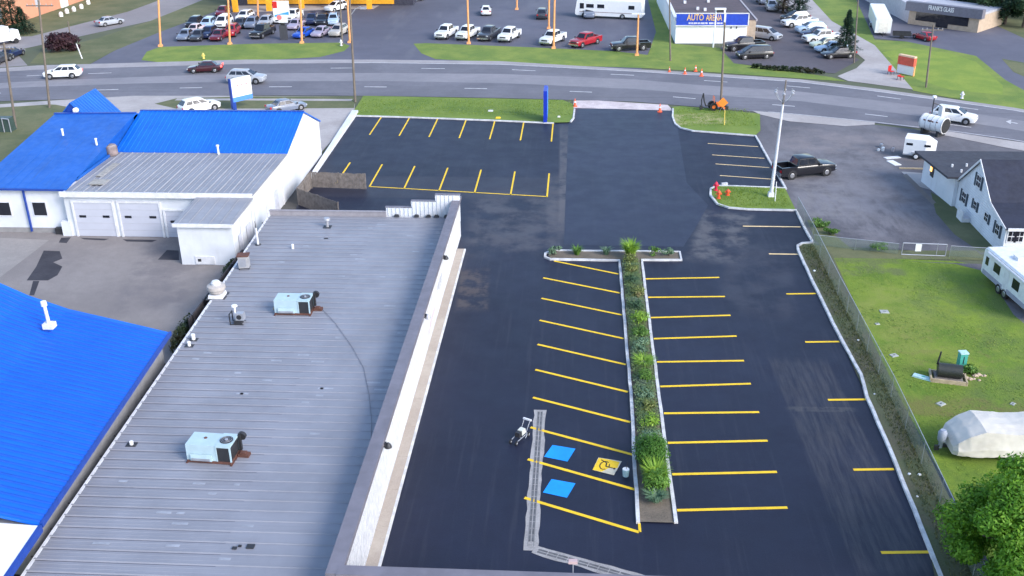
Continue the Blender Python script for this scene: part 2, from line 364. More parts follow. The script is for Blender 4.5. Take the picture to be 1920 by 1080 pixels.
def strip(name, A, B, z, mat): return zone(name, A + B[::-1], z, mat)
strip('road_shoulder', E_far, E_l1, .024, shoulder)
strip('road', E_l1, E_c1, .024, road_asph)
strip('road_turn_lane', E_c1, E_c2, .024, road_pale)
strip('road', E_c2, E_n, .024, road_asph)
mb = MB()
def yat(E, x):
    for a, b in zip(E, E[1:]):
        if a[0] <= x <= b[0]: return a[1] + (b[1] - a[1]) * (x - a[0]) / (b[0] - a[0])
def dashes(f, xs, L, w_=.16):
    for x in xs:
        a, b = G(x, f(x)), G(x + L, f(x + L)); mb.bar(a, b, w_, .024, .030)
dashes(lambda x: (yat(E_l1, x) + yat(E_c1, x)) / 2, [-60, 50, 165, 620, 790, 960, 1145, 1320, 1475, 1645, 1790], 44, .2)
dashes(lambda x: (yat(E_c2, x) + yat(E_n, x)) / 2 - 3, [-40, 180, 337, 505, 683, 871, 1068, 1262, 1448, 1622, 1779], 42, .22)
pts = [G(x, yat(E_l1, x)) for x in range(660, 1960, 40)]
for a, b in zip(pts, pts[1:]): mb.bar(a, b, .18, .024, .030)
pts = [G(x, yat(E_n, x) - 2) for x in range(1440, 1980, 40)]
for a, b in zip(pts, pts[1:]): mb.bar(a, b, .15, .024, .030)
a = G(1893, 229); b = G(1908, 232); mb.bar(a, b, .25, .024, .030); mb.prism([G(1886, 228), G(1896, 225), G(1895, 233)], .024, .030)
struct('road_markings', mb, white_line)
# near side strips
zone('concrete_pavement', [(-60, 198), (0, 196), (95, 189), (250, 180), (460, 180), (665, 182), (665, 216), (590, 300), (540, 300), (250, 220), (120, 205), (60, 206), (-60, 212)], .028, concrete)
zone('grass_verge', [(-60, 206), (0, 200), (95, 195), (150, 205), (60, 275), (0, 330), (-60, 350)], .034, grass_dull)
zone('grass_verge', [(290, 195), (330, 185), (460, 181), (666, 182), (664, 203), (500, 204), (330, 204)], .032, grass_dull)
mb = MB(); pts = [G(x, y) for x, y in ((330, 187), (460, 187), (660, 188))]
for a, b in zip(pts, pts[1:]): mb.bar(a, b, .9, .0, .038)
pts = [G(x, y) for x, y in ((-60, 203), (0, 200), (95, 194), (150, 196))]
for a, b in zip(pts, pts[1:]): mb.bar(a, b, 1.1, .0, .040)
struct('footpath', mb, concrete)
zone('old_lot_asphalt', [(1412, 214), (1500, 220), (1640, 234), (1800, 253), (2300, 345), (2300, 700), (1900, 480), (1530, 460), (1492, 396), (1473, 355), (1417, 256)], .008, old_asph)
zone('concrete_apron', [(1410, 208), (1500, 216), (1640, 230), (1640, 234), (1585, 237), (1480, 228), (1425, 215)], .034, concrete)
zone('concrete_apron', [(1765, 245), (1920, 268), (2050, 292), (2050, 310), (1930, 285), (1880, 276), (1770, 254)], .034, concrete)
zone('lawn', [(1555, 478), (1640, 483), (1790, 490), (1850, 500), (2400, 640), (2400, 1300), (1860, 1300), (1800, 975), (1640, 650)], .012, grass_lawn)
zone('grass_patch', [(1513, 412), (1545, 420), (1570, 445), (1600, 470), (1830, 470), (1850, 488), (1560, 484), (1528, 450)], .014, grass_dull)
zone('fence_verge', [(1530, 457), (1560, 478), (1640, 650), (1800, 975), (1850, 1150), (1765, 1150), (1740, 1020), (1680, 875), (1625, 745), (1577, 640), (1530, 545), (1496, 470), (1504, 459)], .060, verge)
zone('weed_patch', [(1745, 360), (1800, 392), (1880, 468), (1840, 474), (1790, 440), (1755, 400)], .014, grass_dull)
zone('concrete_pad', [(1690, 322), (1736, 325), (1752, 352), (1790, 352), (1770, 363), (1715, 348)], .016, concrete)
zone('dirt_patch', [(1700, 490), (1790, 495), (1850, 510), (1900, 590), (1960, 640), (1960, 500)], .016, old_asph)
zone('old_kerb_line', [(1692, 328), (1700, 326), (1755, 380), (1748, 384), (1715, 352)], .018, groundmat('worn_kerb', (.16, .14, .13), (.2, .18, .17)))
# service yard to the west
zone('service_yard', [(-60, 60), (-60, 76.5), (-26, 76.5), (-24.3, 80), (-24.3, 50), (-60, 50)], .006, yard_conc, True)
zone('alley', [(-60, 20), (-23, 20), (-23, 90), (-27, 90), (-27, 50), (-60, 50)], .002, groundmat('alley_dirt', (.05, .05, .05), (.09, .085, .08), .5), True)
zone('yard_slab', [(-60, 445), (0, 446), (92, 450), (60, 475), (0, 520), (-60, 540)], .009, groundmat('yard_slab', (.24, .22, .21), (.30, .275, .26), .3, .85, .15))
mb = MB()
for P in ([(82, 470), (112, 471), (117, 485), (100, 492), (117, 500), (108, 516), (90, 526), (50, 526), (68, 500)], [(62, 527), (74, 527), (64, 554), (55, 554)],
          [(115, 446), (133, 445), (125, 456), (110, 455)], [(313, 469), (335, 470), (336, 488), (296, 487)], [(150, 446), (205, 448), (195, 451), (158, 449)], [(230, 449), (295, 450), (285, 454), (238, 453)]):
    q = [G(*p) + Vector((0, 0, .011)) for p in P]; mb.face(q)
struct('yard_patches', mb, groundmat('patch_asphalt', (.030, .029, .038), (.05, .048, .058), .5))
# new car park
zone('car_park_asphalt', [(-25.6, 30), (19, 30), (19, 76), (18.8, 83), (18.9, 106), (10.8, 110), (-.5, 113), (-25.8, 113), (-25.8, 92), (-24.2, 80)], .016, new_asph, True)
zone('entrance_asphalt', [(-.9, 74.5), (-1.0, 109), (-.5, 116), (11.0, 115.3), (10.9, 108.5), (10.2, 90), (11.5, 84), (10, 79), (8.5, 74.5)], .022, aisle_asph, True)
zone('concrete_apron', [(1073, 203), (1076, 189), (1120, 189), (1252, 197), (1262, 208), (1160, 205)], .036, pink_conc)
# grass islands inside kerbs
zone('grass_island', [(-25.9, 112.2), (-14, 111), (-2.5, 109.6), (-.9, 109.8), (-.35, 112), (-.5, 117.5), (-1.8, 119.5), (-26.2, 121)], .10, grass_isl, True)
zone('grass_island', [(11.0, 116.5), (10.6, 110), (11.2, 107.8), (12.6, 106.9), (18.8, 105.2), (19.6, 107), (20.6, 113.8), (12, 117)], .10, grass_isl, True)
zone('grass_island', [(18.9, 88.5), (14.6, 88.9), (12.7, 88.9), (12.1, 88.0), (11.9, 86.4), (12.4, 84.0), (13.4, 83.2), (14.7, 83), (18.8, 82.9)], .10, grass_isl, True)
zone('island_soil', [(3.3, 39.8), (5.0, 39.8), (5.0, 71.6), (8, 71.7), (8, 73.2), (-1.6, 73.2), (-2.1, 72.3), (-1.8, 71.6), (3.3, 71.6)], .08, soil, True)
def kerb(name, pts, w_=.2, h=.15, mat=kerb_w, closed=False, jit=.02):
    mb = MB(); P = [Vector(p) for p in pts]
    out = []
    for a, b in zip(P, P[1:] + ([P[0]] if closed else [])):
        n = max(1, int((b - a).length / 1.2))
        for i in range(n): out.append(a.lerp(b, i / n))
    if not closed: out.append(P[-1])
    out = [p + Vector((random.uniform(-jit, jit), random.uniform(-jit, jit))) for p in out]
    n = len(out); rings = []
    for i, p in enumerate(out):
        if closed: d = out[(i + 1) % n] - out[i - 1]
        else: d = out[min(i + 1, n - 1)] - out[max(i - 1, 0)]
        d.normalize(); s = Vector((-d.y, d.x)) * w_ / 2
        hh = h + random.uniform(-.008, .008)
        rings.append([Vector((*(p - s), 0)), Vector((*(p - s * .9), hh)), Vector((*(p + s * .9), hh)), Vector((*(p + s), 0))])
    if closed: rings.append(rings[0])
    mb.loft(rings); return struct(name, mb, mat)
kerb('kerb', [(-25.5, 112.0), (-19, 111.45), (-10, 110.45), (-2.6, 109.45)])
kerb('kerb', [(-.75, 110.0), (-.45, 111.4), (-.35, 115.4)])
kerb('kerb', [(11.0, 115.8), (10.7, 112.5), (10.75, 109.6), (11.2, 107.9), (12.4, 106.8), (15, 106.1), (18.8, 105.1), (18.85, 97), (18.95, 88.3)])
kerb('kerb', [(18.9, 88.5), (14.6, 88.9), (12.9, 88.95), (12.2, 88.1), (11.95, 86.4), (12.3, 84.2), (13.2, 83.3), (14.7, 82.95), (18.8, 82.8), (18.75, 79), (18.8, 75.6)])
kerb('kerb', [(18.8, 75.6), (17.9, 75.4), (17.45, 74.9), (17.3, 73.9), (17.25, 66.7), (17.25, 59), (17.4, 54.6), (17.1, 52), (16.9, 45.1), (16.6, 38.9), (16.3, 33)])
kerb('island_kerb', [(3.25, 39.7), (3.3, 45), (3.42, 50.5), (3.4, 60), (3.4, 71.45), (-1.9, 71.5), (-2.3, 71.9), (-2.3, 72.6), (-1.8, 73.2), (8.1, 73.3), (8.1, 71.7), (5.1, 71.6), (5.05, 60), (5.05, 50), (5.05, 39.8)])
mb = MB(); mb.prism([(-25.2, 90), (-24.9, 90), (-25.3, 113.4), (-26.0, 113.4)], 0, .35)
w0 = mb.build('low_wall', white_wall); tag(w0, 'low white painted kerb wall dividing the sales yard from the new car park', 'wall')
# parking lines
mb = MB()
Z0, Z1 = .022, .027
def ln(a, b, w_=.19, z=0): mb.bar(a, b, w_, Z0 + z, Z1 + z)
for y in (40.85, 43.85, 46.75, 49.75, 52.75, 55.75, 58.85, 61.9, 65.1, 68.25): ln((5.2, y), (10.62, y + random.uniform(.35, .6)))
for i, y in enumerate((71.3, 68.15, 64.65, 61.2, 57.75, 54.45, 51.15, 47.95, 44.85, 41.5)):
    x0 = -1.6 if i == 0 else -2.33
    ln((x0, y), (3.25, y - 2.42 + (.15 if i == 0 else 0)))
ln((3.3, 39.1), (3.3, 39.75), .13)
for i in range(7):
    x = -22.3 + i * 3.27; yt = 111.6 - i * .33
    ln((x, yt), (x, yt - 6.95), .15)
for i in range(7):
    x = -22.4 + i * 3.3 if i else -22.4; yt = 95.0 - i * .46
    ln((x, yt), (x, yt - 6.6), .15)
ln((-19.15, 87.95), (-2.58, 85.75), .15)
struct('parking_markings', mb, yellow)
mb = MB()
for y in (102.4, 98.5, 95.6, 92.1): ln((13.5, y), (18.5, y - 1.0), .15)
for x0, x1, y in ((13.8, 18.5, 79.1), (14.97, 17.2, 73.3)): ln((x0, y), (x1, y))
struct('parking_markings', mb, cream_line)
mb = MB()
for x0, x1, y in ((15, 17.1, 66.05), (14.9, 17.1, 58.8), (14.8, 17, 51.65), (14.6, 16.7, 44.7), (14.3, 16.5, 38.15)): ln((x0, y), (x1, y + .15))
struct('parking_markings', mb, yellow)
mb = MB()
for P in ([(1036, 835), (1079, 842), (1064, 866), (1020, 857)], [(1034, 899), (1079, 907), (1063, 934), (1018, 924)]):
    mb.prism([G(*p) for p in P], Z0, Z1)
struct('painted_squares', mb, bluepad)
# trench drain: pale concrete collar with double iron grate
mb = MB(); a, b = Vector((-1.85, 49.8)), Vector((-1.85, 37.5)); c = Vector((5.2, 35.0))
def rag(a, b, w_, z0, z1, step=.6, j=.05):
    n = max(2, int((b - a).length / step)); d = (b - a).normalized(); s = Vector((-d.y, d.x)); L = []; Rr = []
    for i in range(n + 1):
        p = a.lerp(b, i / n); L.append(p + s * (w_ / 2 + random.uniform(-j, j))); Rr.append(p - s * (w_ / 2 + random.uniform(-j, j)))
    return L + Rr[::-1]
mb.prism(rag(a, b, .66, 0, 0), 0, .0255); mb.prism(rag(Vector((-1.7, 37.6)), c, .62, 0, 0), 0, .0265)
struct('drain_collar', mb, groundmat('drain_concrete', (.25, .24, .235), (.36, .345, .34), 1.2, .85, .2))
gd = thing('drain_grate', 'long iron trench drain grate set in a pale concrete strip', 'drain', (-1.85, 43, 0), world=True)
mb = MB()
for k, (p, q) in enumerate((((-1.85, 49.6), (-1.85, 37.9)), ((-1.5, 37.5), (5.2, 35.0)))):
    p, q = Vector(p), Vector(q); L = (q - p).length; d = (q - p) / L; s = Vector((-d.y, d.x))
    for side in (-.085, .085):
        t = 0
        while t < L - .5:
            mb.bar(p + d * t + s * side, p + d * (t + .46) + s * side, .12, .02, .0295); t += .5
mb.build('grating', plain('grate_iron', (.14, .14, .145), .7, .2, .3, 3), gd)
fr = MB()
fr.bar((-1.99, 49.65), (-1.99, 37.8), .03, .02, .032); fr.bar((-1.71, 49.65), (-1.71, 37.8), .03, .02, .032)
fr.build('frame', plain('grate_frame', (.2, .2, .2), .7), gd)

# ================================================================== BUILDINGS
# --- long warehouse with grey metal roof beside the car park
wh = thing('warehouse', 'long warehouse with ribbed grey metal roof and white east wall beside the new car park', 'building', (-17, 52, 0), world=True)
ZR = 2.0
NW, SW = (-24.55, 75.1), (-22.9, 27.0)
mb = MB(); mb.prism([(-24.4, 75.0), (-9.7, 75.0), (-9.6, 27), (-22.8, 27)], 0, ZR - .08); mb.build('wall', plain('warehouse_west_wall', (.24, .25, .26), .8, 0, .2, 1), wh)
mb = MB(); mb.slab([(NW[0], NW[1], ZR), (SW[0], SW[1], ZR), (-9.6, 27, ZR + .02), (-9.6, 75.0, ZR + .02)], .07)
rf = mb.build('roof', grey_metal, wh)
mb = MB(); y = 27.4; k = 0
while y < 74.9:
    t = (y - 27) / 48.1; x0 = SW[0] + (NW[0] - SW[0]) * t
    # overlapping trapezoid rib
    pr = [(-.07, 0), (-.03, .045), (.03, .045), (.07, 0)]
    mb.loft([[(xx, y + q, ZR + .005 + r) for q, r in pr] for xx in (x0 - .06, -9.75)])
    # shallow secondary ribs
    if y + .5 < 74.8:
        for dy in (.25, .5):
            mb.loft([[(xx, y + dy + q, ZR + .004 + r) for q, r in ((-.03, 0), (-.012, .012), (.012, .012), (.03, 0))] for xx in (x0, -9.75)])
    y += .76
mb.build('roof_ribs', grey_metal, rf)
mb = MB(); y = 27.4
while y < 74.9:
    t = (y - 27) / 48.1; x0 = SW[0] + (NW[0] - SW[0]) * t; mb.box(x0 - .04, -9.76, y - .12, y - .085, ZR + .001, ZR + .012); y += .76
mb.build('roof_seams', seam, rf)
mb = MB()
for i in range(60):
    y = random.choice([27.4 + .76 * k for k in range(62)]) + .38; x = random.uniform(-23, -10.5)
    mb.box(x, x + random.uniform(.25, .8), y - .07, y + .09, ZR + .01, ZR + .022)
mb.build('roof_patches', plain('roof_patch_sealant', (.32, .335, .38), .5, 0, .2, 2), rf)
mb = MB(); mb.bar((NW[0] - .08, NW[1]), (SW[0] - .08, SW[1]), .14, ZR - .12, ZR + .03); mb.build('gutter', off_white, wh)
mb = MB()
y = 28
while y < 75:
    x = SW[0] + (NW[0] - SW[0]) * (y - 27) / 48.1 - .22; mb.box(x - .12, x + .1, y - .03, y + .03, ZR - .1, ZR - .04); y += 1.9
mb.build('gutter_straps', darkm, wh)
# east wall: ribbed white sheet, grey coping
mb = MB(); mb.box(-9.55, -9.36, 31.9, 76.3, 0, 3.12); ew = mb.build('east_wall', wh_wall, wh)
mb = MB(); y = 32.2
while y < 76.2: mb.box(-9.362, -9.30, y, y + .10, .12, 3.1); y += .3
mb.build('wall_ribs', plain('wall_rib_white', (.60, .61, .64), .65), ew)
mb = MB(); mb.box(-9.36, -9.31, 31.9, 76.2, 0, .12); mb.build('base_trim', off_white, ew)
mb = MB(); mb.slab([(-9.85, 31.6, 3.4), (-9.18, 31.6, 3.4), (-9.18, 76.35, 3.4), (-9.8, 76.35, 3.4)], .28); cop = mb.build('coping', fascia, wh)
mb = MB(); mb.box(-9.75, -9.55, 31.7, 76.25, ZR, 3.13); mb.build('parapet_back', beige_wall, wh)
# north stepped parapet seen from behind
mb = MB()
for x0, x1, z1 in ((-15.15, -13.1, 2.75), (-13.1, -11.15, 3.3), (-11.15, -9.2, 3.85)):
    mb.box(x0, x1, 75.25, 75.45, 1.6, z1)
pp = mb.build('stepped_parapet', white_wall, wh)
mb = MB(); x = -15.0
while x < -9.5:
    z1 = 2.75 if x < -13.1 else 3.3 if x < -11.15 else 3.85
    mb.box(x, x + .05, 75.21, 75.251, ZR + .02, z1 - .06); x += .33
mb.build('parapet_ribs', plain('parapet_rib', (.60, .60, .62), .7), pp)
mb = MB()
for x0, x1, z1 in ((-15.2, -13.05, 2.75), (-13.1, -11.1, 3.3), (-11.15, -9.15, 3.85)): mb.box(x0, x1, 75.2, 75.5, z1, z1 + .05)
mb.build('parapet_cap', fascia, pp)
mb = MB()
for x in (-14.5, -12.9, -11.95, -11.3, -10.5): mb.box(x, x + .42, 74.95, 75.2, ZR + .05, ZR + .22, .08, .04)
mb.build('vent_boots', darkm, pp)
mb = MB(); mb.box(-24.6, -15.15, 75.12, 75.32, 1.6, ZR + .38); mb.box(-24.62, -15.15, 75.08, 75.36, ZR + .38, ZR + .43); mb.build('low_parapet', plain('low_parapet_grey', (.30, .28, .30), .7), wh)
# south wing with coping
mb = MB(); mb.box(-9.55, 6, 24, 32.0, 0, 3.1); mb.build('south_wing_wall', beige_wall, wh)
mb = MB(); mb.box(-9.4, 6.2, 31.55, 32.12, 3.12, 3.405); mb.build('south_wing_coping', fascia, wh)
mb = MB(); mb.box(-9.2, 6, 24, 31.5, 2.9, 3.15); mb.build('south_wing_roof', beige_wall, wh)
# pavement
mb = MB(); y = 30.
while y < 73:
    y2 = min(73.2, y + 2.93); mb.box(-9.3, -8.72, y, y2 - .02, 0, .14); y = y2
struct('pavement', mb, walk_conc)
mb = MB(); mb.box(-8.72, -8.60, 30, 73.2, 0, .13); struct('pavement_edge', mb, kerb_w)
# small lettering high on the east wall
rp = plain('faded_red_lettering', (.55, .38, .40), .7); dkl = plain('faded_dark_lettering', (.22, .24, .30), .7)
mb = MB()
for i, y in enumerate((62.0, 62.5, 63.1, 63.6, 64.1)):
    mb.box(-9.322, -9.31, y, y + .26, 1.7 - .1 * (i % 2), 2.05); mb.box(-9.322, -9.31, y + .1, y + .34, 1.5, 1.6)
mb.build('wall_lettering', dkl, ew)
mb = MB()
for i in range(9): mb.box(-9.322, -9.31, 57.4 + i * .34, 57.66 + i * .34, .75 + .09 * i * (1 - i / 12), 1.05 + .1 * i * (1 - i / 12))
mb.build('wall_lettering', rp, ew)
for i, y in enumerate((55.4, 64.6, 41.3)):
    l = thing('wall_light', ['small grey wall light under the coping midway along the warehouse', 'small dark wall light under the coping near the north end of the warehouse',
        'round dark wall light near the south corner of the warehouse'][i], 'wall light', (-9.2, y, 3.1), 'lights on the warehouse wall')
    MB().box(-.05, .12, -.1, .1, -.1, .12).build('bracket', darkm, l); MB().lathe((.2, 0, -.14), [(.05, .26), (.1, .2), (.17, .1), (.19, 0)], 12).build('lamp_head', silver if i == 0 else darkm, l, smooth=40)
# floodlight on south wing
fl = thing('roof_floodlight', 'small floodlight on a thin pole at the bottom roof edge', 'light', (GX(1002, 1079, .12).x, 32.3, 2.6))
MB().cyl((0, 0, 0), (0, 0, 1.15), .025).build('pole', silver, fl); MB().box(-.18, .18, -.08, .1, 1.15, 1.28).build('lamp_head', plain('lamp_head_pink', (.5, .36, .36)), fl)

# --- rooftop equipment
def hvac(px, py, rz, label, sc=1.):
    p = G(px, py, ZR); t = thing('rooftop_air_conditioner', label, 'air conditioner', p, 'packaged air conditioners on the grey roof')
    t.rotation_euler.z = R_(rz)
    MB().box(-1.15, 1.15, -.62, .62, .05, .17).box(-1.2, -1.1, -.7, .7, .0, .05).box(1.1, 1.2, -.7, .7, .0, .05).build('curb_frame', rust, t)
    b = MB().box(-1.15, .42, -.58, .58, .17, 1.05, .01, .01).build('cabinet', hvac_m, t)
    MB().box(.424, 1.12, -.57, .57, .17, .99).build('coil_section', darkm, t)
    c = MB().box(.40, 1.17, -.6, .6, .985, 1.07).box(1.10, 1.17, -.6, -.53, .17, .985).box(1.10, 1.17, .53, .6, .17, .985).box(.40, .46, -.6, -.55, .17, .985).build('top_cover', hvac_m, t)
    f = MB().cyl((.78, 0, 1.07), (.78, 0, 1.10), .33, .33, 20).build('fan_grille', darkm, t)
    MB().cyl((.78, 0, 1.10), (.78, 0, 1.13), .09, .09, 12).build('hub', silver, f)
    rg = MB()
    for r in (.18, .27):
        P = [(.78 + r * math.cos(a * math.pi / 8), r * math.sin(a * math.pi / 8), 1.115) for a in range(17)]; rg.tube(P, .008, 4)
    rg.build('guard', silver, f)
    MB().box(-.9, .2, -.72, -.583, .22, .55, 0, .05).build('hood', hvac_m, t)
    MB().box(-.85, .1, -.74, -.715, .24, .36).build('hood_mesh', silver, t)
    MB().cyl((1.32, .55, .95), (1.32, .72, .98), .22, .22, 14).box(1.17, 1.3, .45, .6, .2, 1.1).build('exhaust_disc', darkm, t)
    MB().box(1.2, 1.75, .1, .45, .0, .16).box(1.3, 1.6, .15, .4, .16, .24).build('duct_foot', rust, t)
    MB().box(-1.5, -1.17, .15, .4, .0, .1).build('pipe_foot', wood_lt, t)
    MB().cyl((-.35, .1, 1.05), (-.35, .1, 1.075), .09, .09, 8).build('cap_stain', rust, t)
    return t
hvac(553, 584, 0, 'pale teal rooftop air conditioner nearer the north end, with a cable trailing from it')
hvac(402, 857, -4, 'pale teal rooftop air conditioner nearer the south end, rust stained at its base')
cb = MB(); cb.tube([tuple(G(x, y, ZR + .06)) for x, y in ((600, 575), (628, 605), (660, 650), (682, 690), (692, 740), (697, 790), (695, 840), (689, 880))], .013, 5)
c_ = cb.build('roof_cable', seam); tag(c_, 'thin dark cable curving across the grey roof from the northern air conditioner', 'cable')
# exhaust fan
p = G(408, 556, ZR); t = thing('exhaust_fan', 'round cream rooftop exhaust fan on a square base at the west roof edge', 'exhaust fan', p)
MB().box(-.5, .5, -.5, .5, 0, .28, .05, .05).build('curb', off_white, t); MB().box(-.62, .62, -.62, .62, -.02, .04).build('flashing', darkm, t)
MB().lathe((0, 0, .28), [(.3, 0), (.52, .12), (.55, .3), (.62, .34), (.60, .55), (.45, .62)], 20).build('housing', plain('fan_cream', (.44, .40, .37), .6), t, smooth=35)
MB().lathe((0, 0, .9), [(.3, 0), (.32, .14), (.22, .26), (.0, .28)], 16).build('cap', off_white, t, smooth=35)
# box vent with rusty top
p = G(459, 503, ZR); t = thing('box_vent', 'square galvanised roof vent with a rusty red lid', 'roof vent', p, rz=R_(8))
MB().box(-.36, .36, -.28, .28, .12, 1.0).build('housing', plain('galvanised', (.48, .47, .47), .45, .3), t); MB().box(-.42, .42, -.34, .34, 1.0, 1.08).build('lid', rust, t)
MB().box(-.36, -.3, -.28, .28, 0, .12).box(.3, .36, -.28, .28, 0, .12).build('feet', darkm, t); MB().box(-.28, .2, -.3, -.282, .25, .85).build('louvre', silver, t)
# flue stack
p = G(484, 459, ZR); t = thing('roof_flue', 'tall thin pale flue pipe at the northwest corner of the grey roof', 'flue', p)
MB().cyl((0, 0, 0), (-.02, 0, 1.35), .09, .07, 10).build('pipe', off_white, t, smooth=40); MB().cyl((-.02, 0, 1.35), (-.03, 0, 1.9), .03, .02, 6).build('tip', darkm, t); MB().cyl((0, 0, 0), (0, 0, .06), .24, .2, 12).build('boot', darkm, t)
# T cap vent
p = G(614, 426, ZR); t = thing('roof_flue', 'short capped galvanised flue on the grey roof behind the northern air conditioner', 'flue', p)
MB().cyl((0, 0, 0), (0, 0, .7), .12, .12, 12).build('pipe', plain('galv2', (.45, .45, .48), .4, .4), t, smooth=40); MB().cyl((0, 0, .6), (0, 0, .78), .26, .22, 14).build('cap', plain('galv2', (.5, .5, .5)), t, smooth=40); MB().box(-.3, .3, -.3, .3, 0, .05).build('flashing', darkm, t)
def stub(px, py, h, r, label, mat=None, fl=True):
    p = G(px, py, ZR); t = thing('vent_pipe', label, 'vent pipe', p, 'white vent pipes on the grey roof')
    MB().cyl((0, 0, 0), (0, 0, h), r, r, 10).build('pipe', white_p, t, smooth=40)
    MB().cyl((0, 0, h), (0, 0, h + .05), r * 1.15, r * .8, 10).build('cap', white_p, t, smooth=40)
    if fl: MB().box(-.26, .26, -.2, .2, .0, .03).build('flashing', darkm, t)
stub(549, 466, .3, .1, 'short white vent pipe standing alone in the upper middle of the grey roof', fl=False)
stub(363, 637, .35, .12, 'white vent pipe on a black flashing, upper of the pair at the west roof edge')
stub(355, 649, .28, .1, 'white vent pipe on a black flashing, lower of the pair at the west roof edge')
stub(247, 834, .18, .1, 'white vent stub on a black flashing west of the southern air conditioner')
for (x, y, s, lab) in ((470, 1026, .17, 'largest of the three black roof penetrations low on the grey roof'), (450, 1025, .07, 'smallest of the three black roof penetrations, in their middle'), (440, 1029, .1, 'leftmost of the three black roof penetrations low on the grey roof')):
    p = G(x, y, ZR); o = MB().box(p.x - s, p.x + s, p.y - s * .8, p.y + s * .8, ZR + .02, ZR + .07).build('roof_penetration', darkm); tag(o, lab, 'roof flashing', 'black roof penetrations')
# little condenser cluster
p = G(446, 606, ZR); t = thing('roof_condenser', 'small condenser with a black stand and a white capped pipe on the grey roof', 'condenser', p)
MB().box(-.42, -.36, -.3, -.24, 0, .75).box(-.42, -.36, .24, .3, 0, .75).box(-.42, -.36, -.3, .3, .7, .76).box(-.42, .45, -.3, -.25, 0, .06).box(-.42, .45, .25, .3, 0, .06).box(-.15, .35, -.3, .1, .06, .3).build('stand', darkm, t)
MB().cyl((-.12, .1, 0), (-.12, .1, 1.15), .06, .06, 8).cyl((-.12, .1, 1.15), (-.12, .1, 1.22), .2, .17, 12).build('capped_pipe', white_p, t); MB().box(-.05, .5, -.22, .25, .3, .75, .05, .05).build('condenser_box', silver, t); MB().cyl((.2, -.235, .52), (.2, -.215, .52), .16, .16, 12).build('fan', darkm, t)

# --- blue roofed sales building (northwest)
bb = thing('auto_sales_building', 'white building with blue metal roofs, grey lean-to roof and garage doors', 'building', (-37, 84, 0), world=True)
XE = -25.8
# east wall profile (y,z)
prof = [(97.4, 0), (97.4, 3.45), (91.9, 5.9), (85.4, 3.9), (75.1, 3.8), (75.1, 0)]
def yzprism(pts, x0, x1):
    n = len(pts); return MB().add([(x0, *p) for p in pts] + [(x1, *p) for p in pts], [tuple(range(n)), tuple(range(n, 2 * n))[::-1]] + [(i, (i + 1) % n, n + (i + 1) % n, n + i) for i in range(n)])
yzprism(prof, -41.5, XE).build('wall', white_wall, bb)
MB().box(-49.0, -41.49, 75.75, 97, 0, 3.85).build('west_wing_wall', white_wall, bb)
MB().add([(-41.55, 76, 3.8), (-41.55, 90.5, 3.8), (-41.55, 90.5, 6.0), (-48.95, 76, 3.8), (-48.95, 90.5, 3.8), (-48.95, 90.5, 6.0)], [(0, 1, 2), (3, 5, 4), (0, 3, 4, 1), (1, 4, 5, 2), (0, 2, 5, 3)]).build('west_gable_fill', blue_metal, bb)
MB().box(-49.05, -42.0, 75.68, 75.74, 0, .42).build('plinth', plain('plinth_grey', (.27, .26, .26), .9), bb)
# roofs
r1 = MB().slab([(-41.4, 85.2, 4.05), (XE + .12, 85.2, 4.05), (XE + .12, 91.9, 6.02), (-41.4, 91.9, 6.02)], .12)
r1.slab([(-41.4, 91.9, 6.02), (XE + .12, 91.9, 6.02), (XE + .12, 97.7, 3.5), (-41.4, 97.7, 3.5)], .12)
ro = r1.build('blue_roof', blue_metal2, bb)
mb = MB(); n_ = Vector((0, -1.97, 6.7)).normalized(); ribs(mb, (-41.3, 85.2, 4.05), (0, 6.7, 1.97), (1, 0, 0), n_, 6.98, 15.6, .46, .045, .05); mb.build('roof_ribs', blue_metal2, ro)
MB().bar((-41.4, 91.9), (XE + .15, 91.9), .3, 6.0, 6.07).build('ridge_cap', blue_dark, ro)
# west wing roof
r2 = MB().slab([(-49.3, 75.6, 3.95), (-41.3, 75.4, 3.95), (-41.3, 90.6, 6.12), (-48.9, 90.2, 6.12)], .14)
r2.slab([(-48.9, 90.2, 6.12), (-41.3, 90.6, 6.12), (-41.3, 97.9, 3.6), (-48.9, 97.5, 3.6)], .12)
ro2 = r2.build('blue_roof_west', blue_metal, bb)
mb = MB(); u = Vector((0, 15.2, 2.17)); n2 = Vector((0, -2.17, 15.2)); ribs(mb, (-48.8, 75.55, 3.96), u, (1, 0, 0), n2, 15.2, 7.4, .9, .02, .03); mb.build('roof_ribs', blue_metal, ro2)
MB().bar((-49, 90.2), (-41.3, 90.62), .3, 6.11, 6.19).build('ridge_cap', blue_dark, ro2)
MB().box(-41.38, -41.3, 77.5, 90.5, 3.95, 4.2).build('step_flashing', blue_metal, ro2)
# entrance gable on the far side
dm = MB(); ZD, XD, YD0, YD1 = 6.95, -47.75, 91.0, 96.6
dm.slab([(XD, YD0, ZD), (XD, YD1, ZD), (XD + 2.5, YD1, 4.3), (XD + 2.5, YD0, 4.3)][::-1], .1); dm.slab([(XD, YD0, ZD), (XD, YD1, ZD), (XD - 2.5, YD1, 4.3), (XD - 2.5, YD0, 4.3)], .1)
dr = dm.build('entrance_gable_roof', blue_metal, bb)
mb = MB(); ribs(mb, (XD + 2.5, YD0 + .1, 4.32), (-2.5, 0, 2.65), (0, 1, 0), (2.65, 0, 2.5), 3.55, 5.4, .5, .05, .05); mb.build('roof_ribs', blue_metal2, dr)
MB().add([(XD - 2.4, YD0 + .1, 4.3), (XD + 2.4, YD0 + .1, 4.3), (XD, YD0 + .1, ZD - .1)], [(0, 1, 2)]).build('gable_face', blue_dark, dr)
